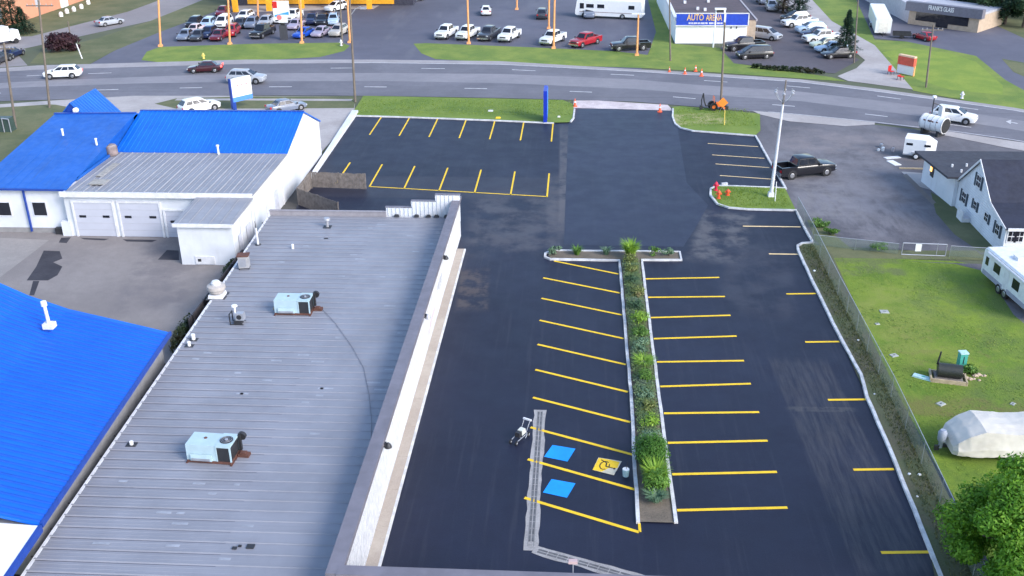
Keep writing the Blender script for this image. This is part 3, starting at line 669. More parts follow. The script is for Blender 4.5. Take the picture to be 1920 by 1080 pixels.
q = GY(143, 211, YD0); MB().cyl((q.x, YD0 - .12, q.z + .22), (q.x, YD0 + .09, q.z + .22), .26, .26, 20).build('round_window', white_p, dr)
# grey lean-to roof
g = MB().slab([(-41.25, 75.0, 3.86), (XE + .1, 74.8, 3.86), (XE + .1, 85.2, 3.98), (-41.25, 85.2, 3.98)], .12)
gr = g.build('grey_roof', grey_roof2, bb)
mb = MB(); ribs(mb, (-41.2, 74.95, 3.87), (0, 10.2, .12), (1, 0, 0), (0, 0, 1), 10.1, 15.4, 1.0, .07, .09); ribs(mb, (-41.2, 74.95, 3.87), (0, 10.2, .12), (1, 0, 0), (0, 0, 1), 10.1, 15.4, 1.0, .035, .05, .5); mb.build('roof_ribs', plain('grey_rib', (.255, .26, .29), .5, .0, .1, 1), gr)
MB().box(-41.6, XE + .05, 74.72, 74.86, 3.5, 3.93).build('gutter', off_white, gr)
mb = MB(); mb.box(-39.9, -38.6, 76.4, 77.7, 4.0, 4.03); mb.box(-40.2, -39.6, 78.5, 82, 3.99, 4.02); mb.build('old_patch', plain('patch_beige', (.36, .34, .31), .9, 0, .3), gr)
# downpipe, windows, doors
MB().box(-49.3, -41.5, 75.3, 75.5, 3.80, 3.93).build('gutter', blue_dark, bb)
q = GY(42, 352, 75.6); MB().box(q.x - .06, q.x + .06, 75.5, 75.66, .15, 3.8).build('downpipe', blue_dark, bb)
for px, py in ((8, 391), (75, 391)):
    q = GY(px, py, 75.75); f_ = MB().box(q.x - .62, q.x + .62, 75.69, 75.76, q.z - .65, q.z + .62).build('window', off_white, bb); MB().box(q.x - .54, q.x + .54, 75.675, 75.70, q.z - .57, q.z + .54).build('pane', glass, f_)
for i, (x0, x1, zt) in enumerate(((-40.75, -37.55, 2.95), (-36.95, -33.65, 2.95), (-33.2, -30.3, 2.3))):
    d = MB().box(x0, x1, 75.02, 75.10, .03, zt).build('garage_door', white_door, bb)
    mb = MB()
    for k in range(1, 5): mb.box(x0, x1, 75.008, 75.02, k * zt / 5 - .012, k * zt / 5 + .012)
    mb.build('panel_joints', plain('joint_grey', (.42, .42, .46)), d)
    mb = MB()
    for wx in (x0 + .62, x1 - .62): mb.box(wx - .28, wx + .28, 74.995, 75.02, zt * .56, zt * .56 + .2)
    mb.build('pane', glass, d)
    MB().box(x0 - .16, x0, 74.96, 75.12, 0, zt + .14).box(x1, x1 + .16, 74.96, 75.12, 0, zt + .14).box(x0, x1, 74.96, 75.12, zt, zt + .14).build('frame', off_white, d)
MB().box(-42.1, -41.3, 75.0, 75.7, 0, 1.25).build('entry_lobby', white_wall, bb)
q = GY(100, 430, 75.7); MB().box(-42.9, -42.3, 75.3, 75.68, 0, .55).build('meter_box', darkm, bb)
MB().box(-30.1, -25.85, 69.6, 74.95, 0, 3.2).build('shed_wall', white_wall, bb)
sr = MB().slab([(-30.3, 69.4, 3.42), (-25.7, 69.4, 3.42), (-25.7, 74.72, 3.62), (-30.3, 74.72, 3.62)], .1).build('shed_roof', grey_roof2, bb)
MB().box(-30.32, -25.66, 69.3, 69.39, 3.18, 3.46).build('shed_gutter', off_white, sr)
mb = MB(); ribs(mb, (-30.3, 69.4, 3.43), (0, 5.3, .2), (1, 0, 0), (0, 0, 1), 5.2, 4.5, .8, .03, .03); mb.build('roof_ribs', grey_roof2, sr)
q = GY(385, 487, 69.6); MB().box(q.x - .75, q.x + .75, 69.54, 69.6, .08, .72).build('hatch', off_white, bb); MB().box(q.x - .55, q.x - .3, 69.52, 69.545, .3, .52).build('hatch_vent', darkm, bb)
for y in (71.3, 74.2, 78.0, 83): MB().box(-25.79, -25.72, y, y + .07, 0, 3.1).build('downpipe', off_white, bb)
for y in (70.6, 72.6, 80.5): MB().box(-25.79, -25.755, y, y + 1.0, 0, 2.05).build('side_door', plain('side_door_grey', (.55, .56, .62), .6), bb)
# roof items
for px, py, z, lab in ((118, 252, 4.9, 'white stub vent high on the left blue roof'), (181, 270, 4.9, 'white stub vent on the left blue roof beside the swamp cooler')):
    p = G(px, py, z); z = 3.95 + (p.y - 75.5) * .143; p = G(px, py, z)
    t = thing('vent_pipe', lab, 'vent pipe', p, 'vent pipes on the blue roof'); MB().cyl((0, 0, -.1), (0, 0, .45), .09, .09, 8).build('pipe', white_p, t, smooth=40); MB().cyl((0, 0, .45), (0, 0, .52), .13, .09, 8).build('cap', white_p, t)
p = G(410, 290, 4.0); t = thing('vent_pipe', 'slim white capped flue at the edge between the grey and the bright blue roof', 'vent pipe', p); MB().cyl((0, 0, -.1), (0, 0, .8), .09, .09, 8).build('pipe', white_p, t, smooth=40); MB().cyl((0, 0, .8), (0, 0, .9), .16, .12, 10).build('cap', off_white, t)
p = G(210, 286, 4.2); t = thing('swamp_cooler', 'rusty drum shaped cooler standing where the two blue roofs meet', 'cooler', p)
MB().lathe((0, 0, -.2), [(.5, 0), (.52, .1), (.52, .75), (.45, .85)], 14).build('drum', plain('rusty_drum', (.25, .20, .20), .8, 0, .35, 3), t, smooth=30); MB().cyl((0, 0, .65), (0, 0, .72), .46, .4, 14).build('lid', plain('drum_lid', (.33, .28, .27), .7), t); MB().box(-.65, -.5, -.2, .2, -.2, .4).build('side_duct', blue_dark, t)

# --- southwest building: sloping blue ribbed roof
sb = thing('blue_roof_workshop', 'workshop with a big bright blue ribbed roof beside the grey roof', 'building', (-32, 44, 0), world=True)
xs = [(-24.45, 2.9), (-27.7, 3.7), (-30.4, 4.35), (-32.7, 5.2), (-34.3, 6.0), (-40, 7.6)]
mb = MB()
Y1, Y0 = 53.0, 34.7
ys = [Y1, Y1, Y1, Y1, Y1, Y1]
rings = [[(x + (1.0 if False else 0), Y1, z), (x + 1.05, Y0 - .0, z), (x + 1.05, Y0, z - .14), (x, Y1, z - .14)] for x, z in xs]
mb.loft(rings); br = mb.build('blue_roof', blue_metal3, sb)
mb = MB(); k = 0; y = Y0 + .2
while y < Y1 - .1:
    sh = 1.05 * (Y1 - y) / (Y1 - Y0)
    mb.loft([[(x + sh, y + q, z + .003 + r) for q, r in ((-.09, 0), (-.05, .05), (.03, .05), (.05, 0))] for x, z in xs]); y += .42
mb.build('roof_ribs', plain('blue_rib', (.004, .075, .45), .45, 0, .12, .5), br)
mb = MB(); mb.bar((-24.36, Y1), (-23.3, Y0), .12, 2.72, 2.96); mb.build('eave_trim', blue_dark, br)
mb = MB(); mb.prism([(-24.9, Y1 - .3), (-40, Y1 - .3), (-38.5, Y0), (-23.9, Y0)], 0, 2.74); mb.build('wall', plain('workshop_wall', (.3, .3, .31)), sb)
MB().add([(-24.8, Y1 - .35, 2.7), (-30.4, Y1 - .35, 2.7), (-40, Y1 - .35, 2.7), (-40, Y1 - .35, 7.4), (-34.3, Y1 - .35, 5.85), (-30.4, Y1 - .35, 4.2)], [(0, 1, 5), (1, 2, 3, 4, 5)]).build('gable', white_wall, sb)
wr = MB().slab([(-23.35, 34.6, 2.9), (-38, 34.6, 3.6), (-37.4, 24, 3.6), (-22.8, 24, 2.9)], .15).build('white_roof', white_p, sb); MB().bar((-23.3, 34.6), (-22.75, 24), .16, 2.6, 2.93).build('eave_trim', blue_dark, wr)
p = GY(92, 607, 49.2); p = G(92, 607, 4.9)
t = thing('roof_flue', 'white flue pipe standing on the big blue workshop roof', 'flue', (p.x, p.y, p.z)); MB().cyl((0, 0, -.3), (-.04, 0, 1.15), .11, .10, 10).build('pipe', off_white, t, smooth=40); MB().cyl((-.04, 0, 1.15), (-.05, 0, 1.42), .17, .16, 12).build('cap', white_p, t); MB().box(-.3, .3, -.25, .25, -.25, .06).build('flashing', off_white, t)

# --- fences of weathered boards
def board_fence(name, label, pts, h, slump=0, gap=.02):
    a = Vector(pts[0]); t = thing(name, label, 'fence', (*pts[0], 0), 'weathered board fences', world=True)
    mb = MB(); po = MB(); rl = MB()
    for p, q in zip(pts, pts[1:]):
        p, q = Vector(p), Vector(q); L = (q - p).length; d = (q - p) / L; s = 0
        while s < L - .05:
            a = p + d * s; b = p + d * min(L, s + .14); mb.bar(a, b, .025, .03, h + random.uniform(-.04, .04)); s += .15 + gap * random.random()
        s = 0; sd = Vector((-d.y, d.x)) * .06
        while s <= L + .01:
            a = p + d * s; MB().box(a.x - .05 + sd.x, a.x + .05 + sd.x, a.y - .05 + sd.y, a.y + .05 + sd.y, 0, h + .02).build('post', wood_dk, t); s += L / max(1, round(L / 2.4))
        for z in (.35, h - .35): rl.bar(p + sd * .6, q + sd * .6, .04, z, z + .08)
    mb.build('boards', wood_dk, t); rl.build('rail', wood_dk, t)
board_fence('board_fence', 'weathered board fence panel facing the car park rows, left of the yellow lines', [(-24.3, 87.6), (-19.3, 87.2)], 1.5)
board_fence('board_fence', 'dark board fence running back from the warehouse corner beside the white wall', [(-24.4, 87.3), (-24.5, 82.9), (-20.1, 79.4)], 1.6)

# --- gap hedge / vines along the west edge of the grey roof
def leaves(mb, c, rad, n, size, seed, flat=.75, lobes=9, lr=.42, shell=.55):
    rnd = random.Random(seed); c = Vector(c); L = []
    for i in range(lobes):
        while True:
            p = Vector((rnd.uniform(-1, 1), rnd.uniform(-1, 1), rnd.uniform(-1, 1)))
            if p.length < 1: break
        p *= .72; L.append((p, lr * rnd.uniform(.7, 1.25)))
    for i in range(n):
        p0, r = L[rnd.randrange(lobes)]
        d = Vector((rnd.gauss(0, 1), rnd.gauss(0, 1), rnd.gauss(0, 1))).normalized()
        q = p0 + d * r * (shell + (1 - shell) * rnd.random())
        P = c + Vector((q.x * rad[0], q.y * rad[1], q.z * rad[2]))
        if P.z < .03: P.z = .03 + rnd.random() * .1
        nn = (d + Vector((rnd.gauss(0, .6), rnd.gauss(0, .6), rnd.gauss(0, .6) + .4))).normalized()
        a = nn.orthogonal().normalized(); a.rotate(Matrix.Rotation(rnd.uniform(0, 6.28), 3, nn)); b = nn.cross(a)
        s = size * rnd.uniform(.6, 1.35)
        mb.add([P - a * s, P + b * s * flat * .6, P + a * s, P - b * s * flat * .6], [(0, 1, 2, 3)])
    return mb
leaf_dk = leafmat('leaf_dark', (.012, .028, .012), (.035, .06, .02), (.045, .04, .02))
leaf_md = leafmat('leaf_mid', (.06, .15, .025), (.15, .28, .05))
leaf_lt = leafmat('leaf_light', (.15, .30, .025), (.30, .46, .06))
leaf_bl = leafmat('leaf_bluish', (.10, .19, .11), (.20, .30, .18))
leaf_br = leafmat('leaf_maroon', (.03, .012, .02), (.07, .03, .035))
leaf_tree = leafmat('leaf_tree', (.06, .18, .010), (.21, .40, .028), (.09, .24, .015), .35)
leaf_olive = leafmat('leaf_olive', (.11, .15, .035), (.22, .26, .08), (.24, .18, .09))
for i, (y0, y1) in enumerate(((53.6, 58.5), (58.5, 63.5), (63.5, 68.6))):
    mb = MB(); leaves(mb, (-25.25, (y0 + y1) / 2, .7), (.55, (y1 - y0) / 2 + .6, .95), 1500, .12, 40 + i)
    v = mb.build('overgrown_vines', leaf_dk, fix=False); tag(v, ['dark vines in the alley beside the blue workshop roof corner', 'dark vines against the grey building below the exhaust fan', 'dark vines climbing behind the small white shed'][i], 'vines', 'dark vines along the alley')
vf = thing('screen_fence', 'dark wooden screen fence strip at the back of the grey building by the white shed', 'fence', (-25, 66, 0), world=True)
mb = MB(); mb.bar((-24.9, 68.6), (-24.85, 57), .08, 0, 1.75); mb.build('boards', plain('old_black_boards', (.05, .045, .05), .85, 0, .3), vf)
[MB().box(-24.85, -24.73, y, y + .1, 0, 1.8).build('post', darkm, vf) for y in (57.5, 60.2, 63, 65.8, 68.4)]

# --- white house to the east
XW = 32.6
hs = thing('white_house', 'white clapboard house with dark gable roof and dark shutters at the right edge', 'house', (38, 79, 0), world=True)
yzprism([(84.4, 0), (84.4, 2.35), (80.45, 5.35), (77.0, 2.95), (73.7, 2.2), (73.7, 0)], XW, 48).build('wall', white_wall, hs)
mb = MB(); z = .25
while z < 5.2:
    # raised clapboard strips on the gable wall
    ya = 73.72 if z < 2.2 else (73.7 + (z - 2.2) * 4.4 if z < 2.95 else 77 + (z - 2.95) * 1.437)
    yb = 84.38 if z < 2.35 else 84.4 - (z - 2.35) * 1.316
    if yb - ya > .2: mb.box(XW - .018, XW, ya, yb, z, z + .02)
    z += .2
mb.build('clapboards', white_wall, hs)
hr = MB().slab([(XW - .15, 84.7, 2.2), (XW - .15, 80.45, 5.5), (48, 80.45, 5.5), (48, 84.7, 2.2)], .12)
hr.slab([(XW - .15, 80.45, 5.5), (XW - .15, 77.0, 3.1), (48, 77.0, 3.1), (48, 80.45, 5.5)], .12)
ho = hr.build('roof', shingle_dk, hs)
MB().slab([(XW - .15, 77.0, 3.09), (XW - .15, 73.45, 2.3), (48, 73.45, 2.3), (48, 77.0, 3.09)], .1).build('lower_roof', shingle_dk, hs)
mb = MB()
for (y0, z0, y1, z1) in ((84.72, 2.1, 80.45, 5.42), (80.45, 5.42, 77.0, 3.02), (77.0, 3.0, 73.42, 2.2)):
    mb.add([(XW - .2, y0, z0 - .1), (XW - .2, y1, z1 - .1), (XW - .2, y1, z1 + .12), (XW - .2, y0, z0 + .12), (XW - .14, y0, z0 - .1), (XW - .14, y1, z1 - .1), (XW - .14, y1, z1 + .12), (XW - .14, y0, z0 + .12)],
           [(0, 1, 2, 3), (7, 6, 5, 4), (0, 4, 5, 1), (3, 2, 6, 7)])
mb.box(XW, 48, 73.36, 73.45, 2.12, 2.34)
mb.build('eave_trim', off_white, hs)
shut = plain('shutter_blue_black', (.03, .05, .075), .6)
def win(px, py, w_=.85, h=.85, s=True, both=True):
    q = GX(px, py, XW); y, z = q.y, q.z
    f_ = MB().box(XW - .05, XW - .018, y - w_ / 2 - .06, y + w_ / 2 + .06, z - h / 2 - .06, z + h / 2 + .06).build('window', off_white, hs)
    pn = MB()
    for a in (-1, 1):
        for b in (-1, 1): pn.box(XW - .066, XW - .05, y + a * w_ / 4 - w_ / 5, y + a * w_ / 4 + w_ / 5, z + b * h / 4 - h / 5, z + b * h / 4 + h / 5)
    pn.build('pane', glass, f_)
    if s:
        for a in ((-1, 1) if both else (-1,)):
            c = y + a * (w_ / 2 + .24); MB().box(XW - .07, XW - .02, c - .15, c + .15, z - h / 2 - .08, z + h / 2 + .08).build('shutter', shut, hs)
win(1836, 340, .9, .95); win(1808, 370, .9, .9); win(1829, 385, .6, .65); win(1850, 407, .7, .65, both=False); win(1871, 430, .7, .85)
for px in (1897, 1911):
    q = GY(px, 443, 73.7); f_ = MB().box(q.x - .36, q.x + .36, 73.65, 73.69, q.z - .5, q.z + .5).build('window', off_white, hs)
    pn = MB()
    for a in (-1, 1):
        for b in (-1, 1): pn.box(q.x + a * .15 - .12, q.x + a * .15 + .12, 73.63, 73.65, q.z + b * .22 - .18, q.z + b * .22 + .18)
    pn.build('pane', glass, f_)
MB().box(31.9, 32.58, 80.6, 81.9, 0, .35).box(31.9, 31.95, 80.6, 81.9, .35, .95).build('step', off_white, hs)
q = GX(1813, 408, XW); MB().cyl((XW - .3, q.y, q.z), (XW, q.y, q.z), .12, .12, 10).build('wall_lamp', silver, hs)
MB().prism([(32.3, 84.45), (48, 84.45), (48, 91), (31.7, 91)], 0, 2.45).build('annex_wall', white_wall, hs)
MB().slab([(31.5, 84.2, 2.75), (48, 84.9, 2.75), (48, 91.6, 2.75), (30.9, 91.6, 2.75)], .18).build('annex_roof', shingle_gy, hs)
for px, py in ((1785, 313), (1812, 312), (1802, 323)):
    p = G(px, py, 2.75); MB().cyl((p.x, p.y, 2.75), (p.x, p.y, 3.0), .09, .09, 8).build('annex_vent', white_p, hs)
q = GX(1749, 319, 31.95); f_ = MB().box(31.84, 31.98, q.y - .5, q.y + .55, q.z - .55, q.z + .4).build('porch_window', darkm, hs); MB().box(31.79, 31.84, q.y - .1, q.y + .25, q.z - .1, q.z + .25).build('lit_lamp', emit('lamp_orange', (1, .5, .12), 1.6), f_)

# --- blue-signed car dealership (arena), across the road
ar = thing('auto_showroom', 'white showroom with brown flat roof and long blue sign with orange letters', 'building', (19, 160, 0), world=True)
YA = 153.2
MB().prism([(14.3, YA), (24.7, YA), (24.9, 190), (14.0, 190)], 0, 3.3).build('wall', plain('bright_white_wall', (.86, .87, .88), .7, 0, .03), ar)
MB().slab([(14.5, YA + .3, 3.42), (26.0, YA + .3, 3.42), (26.0, 190, 3.42), (14.5, 190, 3.42)], .1).build('roof', brownroof, ar)
MB().box(14.0, 14.5, YA, 190, 3.3, 3.75).build('parapet', off_white, ar); MB().box(25.9, 26.15, YA + .2, 190, 3.2, 3.5).build('roof_edge', plain('edge_tan', (.4, .36, .38)), ar)
MB().box(24.7, 26.0, YA + .25, YA + 8, 0, 3.3).build('side_wall', tan, ar)
bd = MB().box(14.3, 24.7, YA - .25, YA - .003, 2.72, 4.35).build('sign_board', signblue, ar)
MB().box(14.2, 24.8, YA - .3, YA - .1, 4.35, 4.47).box(14.2, 24.8, YA - .3, YA - .1, 2.58, 2.72).box(24.7, 24.85, YA - .3, YA - .1, 2.6, 4.4).box(21.2, 21.5, YA - .31, YA - .25, 2.7, 4.4).build('sign_frame', off_white, bd)
oyl = plain('letter_orange', (.80, .50, .18), .6)
text_part('sign_text', 'AUTO', 1.25, oyl, bd, (17.05, YA - .27, 3.8), sx=.70); text_part('sign_text', 'ARENA', 1.25, oyl, bd, (19.75, YA - .27, 3.75), sx=.58)
mb = MB(); x = 16.1
while x < 21.0:
    L = random.uniform(.25, .6); mb.box(x, min(x + L, 21.05), YA - .268, YA - .25, 2.88, 3.12); x += L + random.choice((.07, .07, .2))
mb.build('small_text', plain('letter_pale', (.62, .62, .82), .6), bd)
mb = MB()
for x in (22.3, 23.1): mb.box(x, x + .15, YA - .12, YA, 2.2, 2.5)
mb.build('soffit_lights', darkm, ar)
mb = MB()
for px, py in ((1308, 18), (1322, 20), (1284, 6), (1328, 4)):
    p = G(px, py, 3.42); mb.box(p.x - .2, p.x + .2, p.y - .3, p.y + .3, 3.42, 3.8)
mb.build('roof_vents', off_white, ar)

# --- glass shop, far right
gs = thing('glass_shop', 'cream shop with grey fascia lettered FRANKS GLASS and dark shop windows', 'building', (56, 168, 0), world=True)
A = Vector((52.6, 168.9)); B = Vector((60.9, 161.4)); U = (B - A).normalized(); V = Vector((-U.y, U.x)) * 1
ang = math.degrees(math.atan2(U.y, U.x)); LF = (B - A).length
def onf(s, d=0): p = A + U * s - V * d; return p
MB().prism([A, B, B + V * 9, A + V * 9], 0, 2.5).build('wall', tan, gs)
MB().prism([A + V * .5 - U * .1, A + V * 9, A + V * 9 + Vector((2, 26)), A + Vector((.5, 24)) - U * 2.2], 0, 2.9).build('rear_wing', plain('rear_lilac_wall', (.5, .48, .52)), gs)
MB().prism([A + V * .6, B + V * .6, B + V * 9, A + V * 9], 2.5, 2.85).build('roof', plain('pale_roof', (.42, .42, .46), .6), gs)
fa = MB().prism([onf(-.5, .5), onf(LF + .5, .5), onf(LF + .5, -.6), onf(-.5, -.6)], 2.15, 3.55).build('fascia', plain('shop_fascia', (.16, .155, .19), .6), gs)
m_ = onf(LF * .47, .53); text_part('sign_text', "FRANK'S GLASS", .95, white_p, fa, (m_.x, m_.y, 2.95), rz=ang, sx=.62)
MB().prism([onf(1.2, .05), onf(9.6, .05), onf(9.6, -.02), onf(1.2, -.02)], .75, 2.2).prism([onf(4.6, .06), onf(6.5, .06), onf(6.5, -.02), onf(4.6, -.02)], .1, .75).build('shop_windows', glass, gs)
MB().prism([A - U * .05 + V * 3, A - U * .02 + V * 3.8, A + U * .5 + V * 3.8, A + U * .5 + V * 3], .9, 1.6).build('side_window', glass, gs)
# --- dealership with orange columns, top centre-left
dl = thing('dealership_showroom', 'dealership building with bright orange columns along its glazed front', 'building', (-50, 188, 0), world=True)
YB = 186.5
MB().box(-64, -30, YB, YB + 20, 0, 7).build('wall', plain('dealer_dark_glass', (.05, .05, .07), .3), dl)
MB().box(-60.5, -33.5, YB - .12, YB, .3, 1.4).build('orange_band', dealer_y, dl)
for i in range(8): x = -59.5 + i * 3.4; MB().box(x, x + 2.2, YB - .16, YB - .12, 1.5, 3.6).build('window', glass, dl)
for px, yb in ((441, 23), (504, 21), (565, 16), (621, 16), (692, 17), (713, 8)):
    p = G(px, yb); MB().box(p.x - .42, p.x + .42, p.y, p.y + .8, 0, 6).build('column', dealer_y, dl)
MB().box(-63, -29, YB - 4.2, YB + .1, 5.6, 6.6).build('canopy', dealer_y, dl)
zone('dealer_walkway', [(437, 23), (570, 20), (640, 17), (700, 17), (725, 2), (730, -12), (437, -12)], .012, concrete)
# --- orange brick building, top-left
ob = thing('orange_brick_building', 'orange brick building behind the conifers in the top left corner', 'building', (-100, 175, 0), world=True)
a, b = G(36, 42), G(112, 16); d = (b - a).normalized(); a2 = a - d * 14; b2 = b + d * 22; nrm = Vector((-d.y, d.x, 0)) * 20
MB().prism([a2, b2, b2 + nrm, a2 + nrm], 0, 8).build('wall', orange_wall, ob)
for s in (8, 20, 33):
    p = a2 + d * s; MB().prism([p, p + d * 1.5, p + d * 1.5 - nrm * .003, p - nrm * .003], 1.5, 3.2).build('window', plain('pale_window', (.5, .5, .55), .4), ob)
mb = MB(); p = b + d * .5; mb.prism([p, p + d * 2.4, p + d * 2.4 - nrm * .01, p - nrm * .01], 0, 3); mb.build('white_door', white_p, ob)

# ================================================================== VEHICLES
PAINT = {}
def paint(name, col, metal=0., rough=.28):
    if name not in PAINT:
        m, t, b = newmat('paint_' + name, rough, metal)
        n = maprange(t, nz(t, 1.3, 3), .3, .7, .9, 1.0)
        mm = t.nodes.new('ShaderNodeMix'); mm.data_type = 'RGBA'; mm.blend_type = 'MULTIPLY'; mm.inputs[0].default_value = 1
        mm.inputs[6].default_value = (*col, 1); t.links.new(n, mm.inputs[7]); t.links.new(mm.outputs[2], b.inputs['Base Color'])
        b.inputs['Coat Weight'].default_value = .5; PAINT[name] = m
    return PAINT[name]
for n_, c_ in dict(white=(.80, .80, .80), black=(.010, .010, .014), charcoal=(.045, .048, .06), silver=(.36, .38, .42), blue=(.01, .07, .45), navy=(.012, .02, .07), red=(.35, .012, .02),
                   maroon=(.14, .015, .03), lilac=(.38, .33, .42), cream=(.62, .66, .48), paleblue=(.40, .52, .66), greyblue=(.16, .19, .26), champagne=(.45, .42, .38), pinkwhite=(.62, .5, .5)).items(): paint(n_, c_)
paint('darkred', (.05, .006, .010))
PROTO = {}
TYPES = {  # length, half width, hull stations (x, w, zb, zt), cabin bottom (x0,x1,w,z), cabin top (x0,x1,w,z), wheel x, wheel r
 'sedan': (4.7, .90, [(2.33, .62, .36, .58), (2.2, .78, .26, .70), (1.95, .86, .22, .76), (1.5, .89, .2, .82), (.9, .90, .2, .90), (-.4, .90, .2, .93), (-1.5, .90, .2, .97), (-2.0, .87, .24, .98), (-2.25, .80, .3, .93), (-2.34, .68, .38, .82)],
           (1.0, -1.75, .80, .90), (.25, -1.05, .60, 1.42), (1.42, -1.38), .33),
 'suv': (4.75, .94, [(2.36, .66, .42, .74), (2.25, .82, .3, .90), (2.0, .90, .26, .98), (1.5, .93, .25, 1.03), (.9, .94, .25, 1.07), (-.5, .94, .25, 1.08), (-2.0, .93, .27, 1.08), (-2.28, .88, .3, 1.02), (-2.37, .78, .4, .9)],
         (1.35, -2.32, .86, 1.05), (.30, -1.75, .62, 1.62), (1.45, -1.42), .37),
 'van': (5.0, .97, [(2.48, .66, .38, .66), (2.38, .84, .28, .84), (2.1, .93, .24, .95), (1.6, .96, .22, 1.02), (.9, .97, .22, 1.06), (-.8, .97, .22, 1.06), (-2.2, .96, .24, 1.06), (-2.45, .90, .3, 1.0), (-2.5, .8, .38, .9)],
         (1.85, -2.47, .90, 1.03), (.65, -2.05, .68, 1.74), (1.6, -1.5), .35),
 'pickup': (5.75, .98, [(2.86, .74, .50, .86), (2.78, .88, .38, 1.04), (2.5, .95, .34, 1.12), (1.9, .97, .32, 1.16), (1.2, .98, .32, 1.20), (0, .98, .32, 1.20), (-1.28, .98, .32, 1.20)],
         (1.35, -1.25, .88, 1.18), (.65, -1.05, .70, 1.86), (1.85, -1.75), .40)}
def hullring(x, w_, zb, zt):
    m_ = zb + (zt - zb) * .45
    h = [(w_ * .80, zb), (w_ * .97, zb + .08), (w_, m_), (w_ * .985, zt - .12), (w_ * .93, zt - .03), (w_ * .80, zt), (w_ * .35, zt + .02)]
    return [(x, y, z) for y, z in h] + [(x, -y, z) for y, z in h[::-1]]
def make_vehicle(ty):
    L, W, st, cb, ct, wx, wr = TYPES[ty]
    t = thing({'sedan': 'car', 'suv': 'sport_utility', 'van': 'minivan', 'pickup': 'pickup_truck'}[ty], 'x', 'x')
    P = paint('white', 0)
    mb = MB().loft([hullring(*s) for s in st])
    x0, x1, wb, zb = cb; y0, y1, wt, zt = ct
    def ring(f):
        bx0, bx1, ww, z = x0 + (y0 - x0) * f, x1 + (y1 - x1) * f, wb + (wt - wb) * f, zb - .03 + (zt - zb + .03) * f
        r = .12
        return [(bx0, ww - r * 1.6, z), (bx0 - r, ww - .02, z), (bx1 + r, ww - .02, z), (bx1, ww - r * 1.6, z), (bx1, -ww + r * 1.6, z), (bx1 + r, -ww + .02, z), (bx0 - r, -ww + .02, z), (bx0, -ww + r * 1.6, z)]
    r1 = ring(1); top = [((y0 + y1) / 2 + (p[0] - (y0 + y1) / 2) * .86, p[1] * .84, zt + .05) for p in r1]
    mb.loft([ring(0), ring(.55), ring(.94), r1, top])
    if ty == 'pickup':
        mb.box(-2.86, -1.26, .78, .97, .36, 1.2).box(-2.86, -1.26, -.97, -.78, .36, 1.2).box(-2.86, -2.74, -.9, .9, .40, 1.18).box(-2.74, -1.26, -.8, .8, .45, .62)
    mb.build('body', P, t, smooth=38)
    if ty == 'pickup':
        MB().box(-2.735, -1.265, -.775, .775, .62, .64).build('bed_liner', black, t)
        MB().box(-2.93, -2.84, -.9, .9, .42, .62).build('bumper', chrome, t); MB().box(2.80, 2.93, -.86, .86, .42, .62).build('bumper', chrome, t)
    # glass
    def at(f, s, x, g=.012):  # on side s at height f, along x fraction
        bx0, bx1, ww, z = x0 + (y0 - x0) * f, x1 + (y1 - x1) * f, wb + (wt - wb) * f, zb - .03 + (zt - zb + .03) * f
        return (bx0 + (bx1 - bx0) * x, s * (ww - .02 + g), z)
    n = 2 if ty in ('sedan', 'pickup') else 3
    for s in (1, -1):
        mb = MB()
        for k in range(n):
            a, b = .07 + k * .86 / n + .015, .07 + (k + 1) * .86 / n - .015
            q = [at(.22, s, a), at(.22, s, b), at(.88, s, b), at(.88, s, a)]; q2 = [(p[0], p[1] - s * .012, p[2]) for p in q]
            mb.loft([q, q2])
        mb.build('side_windows', glass, t)
    def fr(f, e, w2, g=.012):
        bx = (x0 + (y0 - x0) * f) if e > 0 else (x1 + (y1 - x1) * f); ww = wb + (wt - wb) * f; z = zb - .03 + (zt - zb + .03) * f
        return [(bx + e * g, -(ww - w2), z), (bx + e * g, ww - w2, z)]
    for e, nm in ((1, 'windscreen'), (-1, 'rear_window')):
        a, b = fr(.18, e, .17), fr(.92, e, .17); q = [a[0], a[1], b[1], b[0]]; MB().loft([q, [(p[0] - e * .012, p[1], p[2] - .004) for p in q]]).build(nm, glass, t)
    zl = st[1][3]; xf = st[1][0]; xr = -L / 2 + (.02 if ty != 'pickup' else .0)
    for s in (1, -1):
        MB().box(xf - .16, xf + .055, s * W * .58, s * W * .86, zl - .2, zl - .06).build('headlight', lamp_w, t)
        MB().box(xr - .03, xr + .14, s * W * .66, s * W * .90, .72, .95).build('taillight', lamp_r, t)
        MB().box(.85 if ty != 'pickup' else 1.0, 1.0 if ty != 'pickup' else 1.18, s * (W + .0), s * (W + .17), zb + .02, zb + .17).build('wing_mirror', darkm, t)
    MB().box(xf - .1, xf + .105, -W * .48, W * .48, zl - .30, zl - .10).build('grille', darkm, t)
    for x in wx:
        for s in (1, -1):
            ww = MB().cyl((x, s * (W - .24), wr), (x, s * (W + .012), wr), wr, wr, 16).build('wheel', black, t, smooth=40)
            MB().cyl((x, s * (W + .0), wr), (x, s * (W + .025), wr), wr * .62, wr * .5, 12).build('rim', rim, ww)
            MB().cyl((x, s * (W - .2), wr + .04), (x, s * (W + .006), wr + .04), wr * 1.16, wr * 1.16, 16).build('wheel_arch', darkm, t)
    return t
CATS = {'sedan': 'car', 'suv': 'sport utility', 'van': 'minivan', 'pickup': 'pickup truck'}
ALLV = []
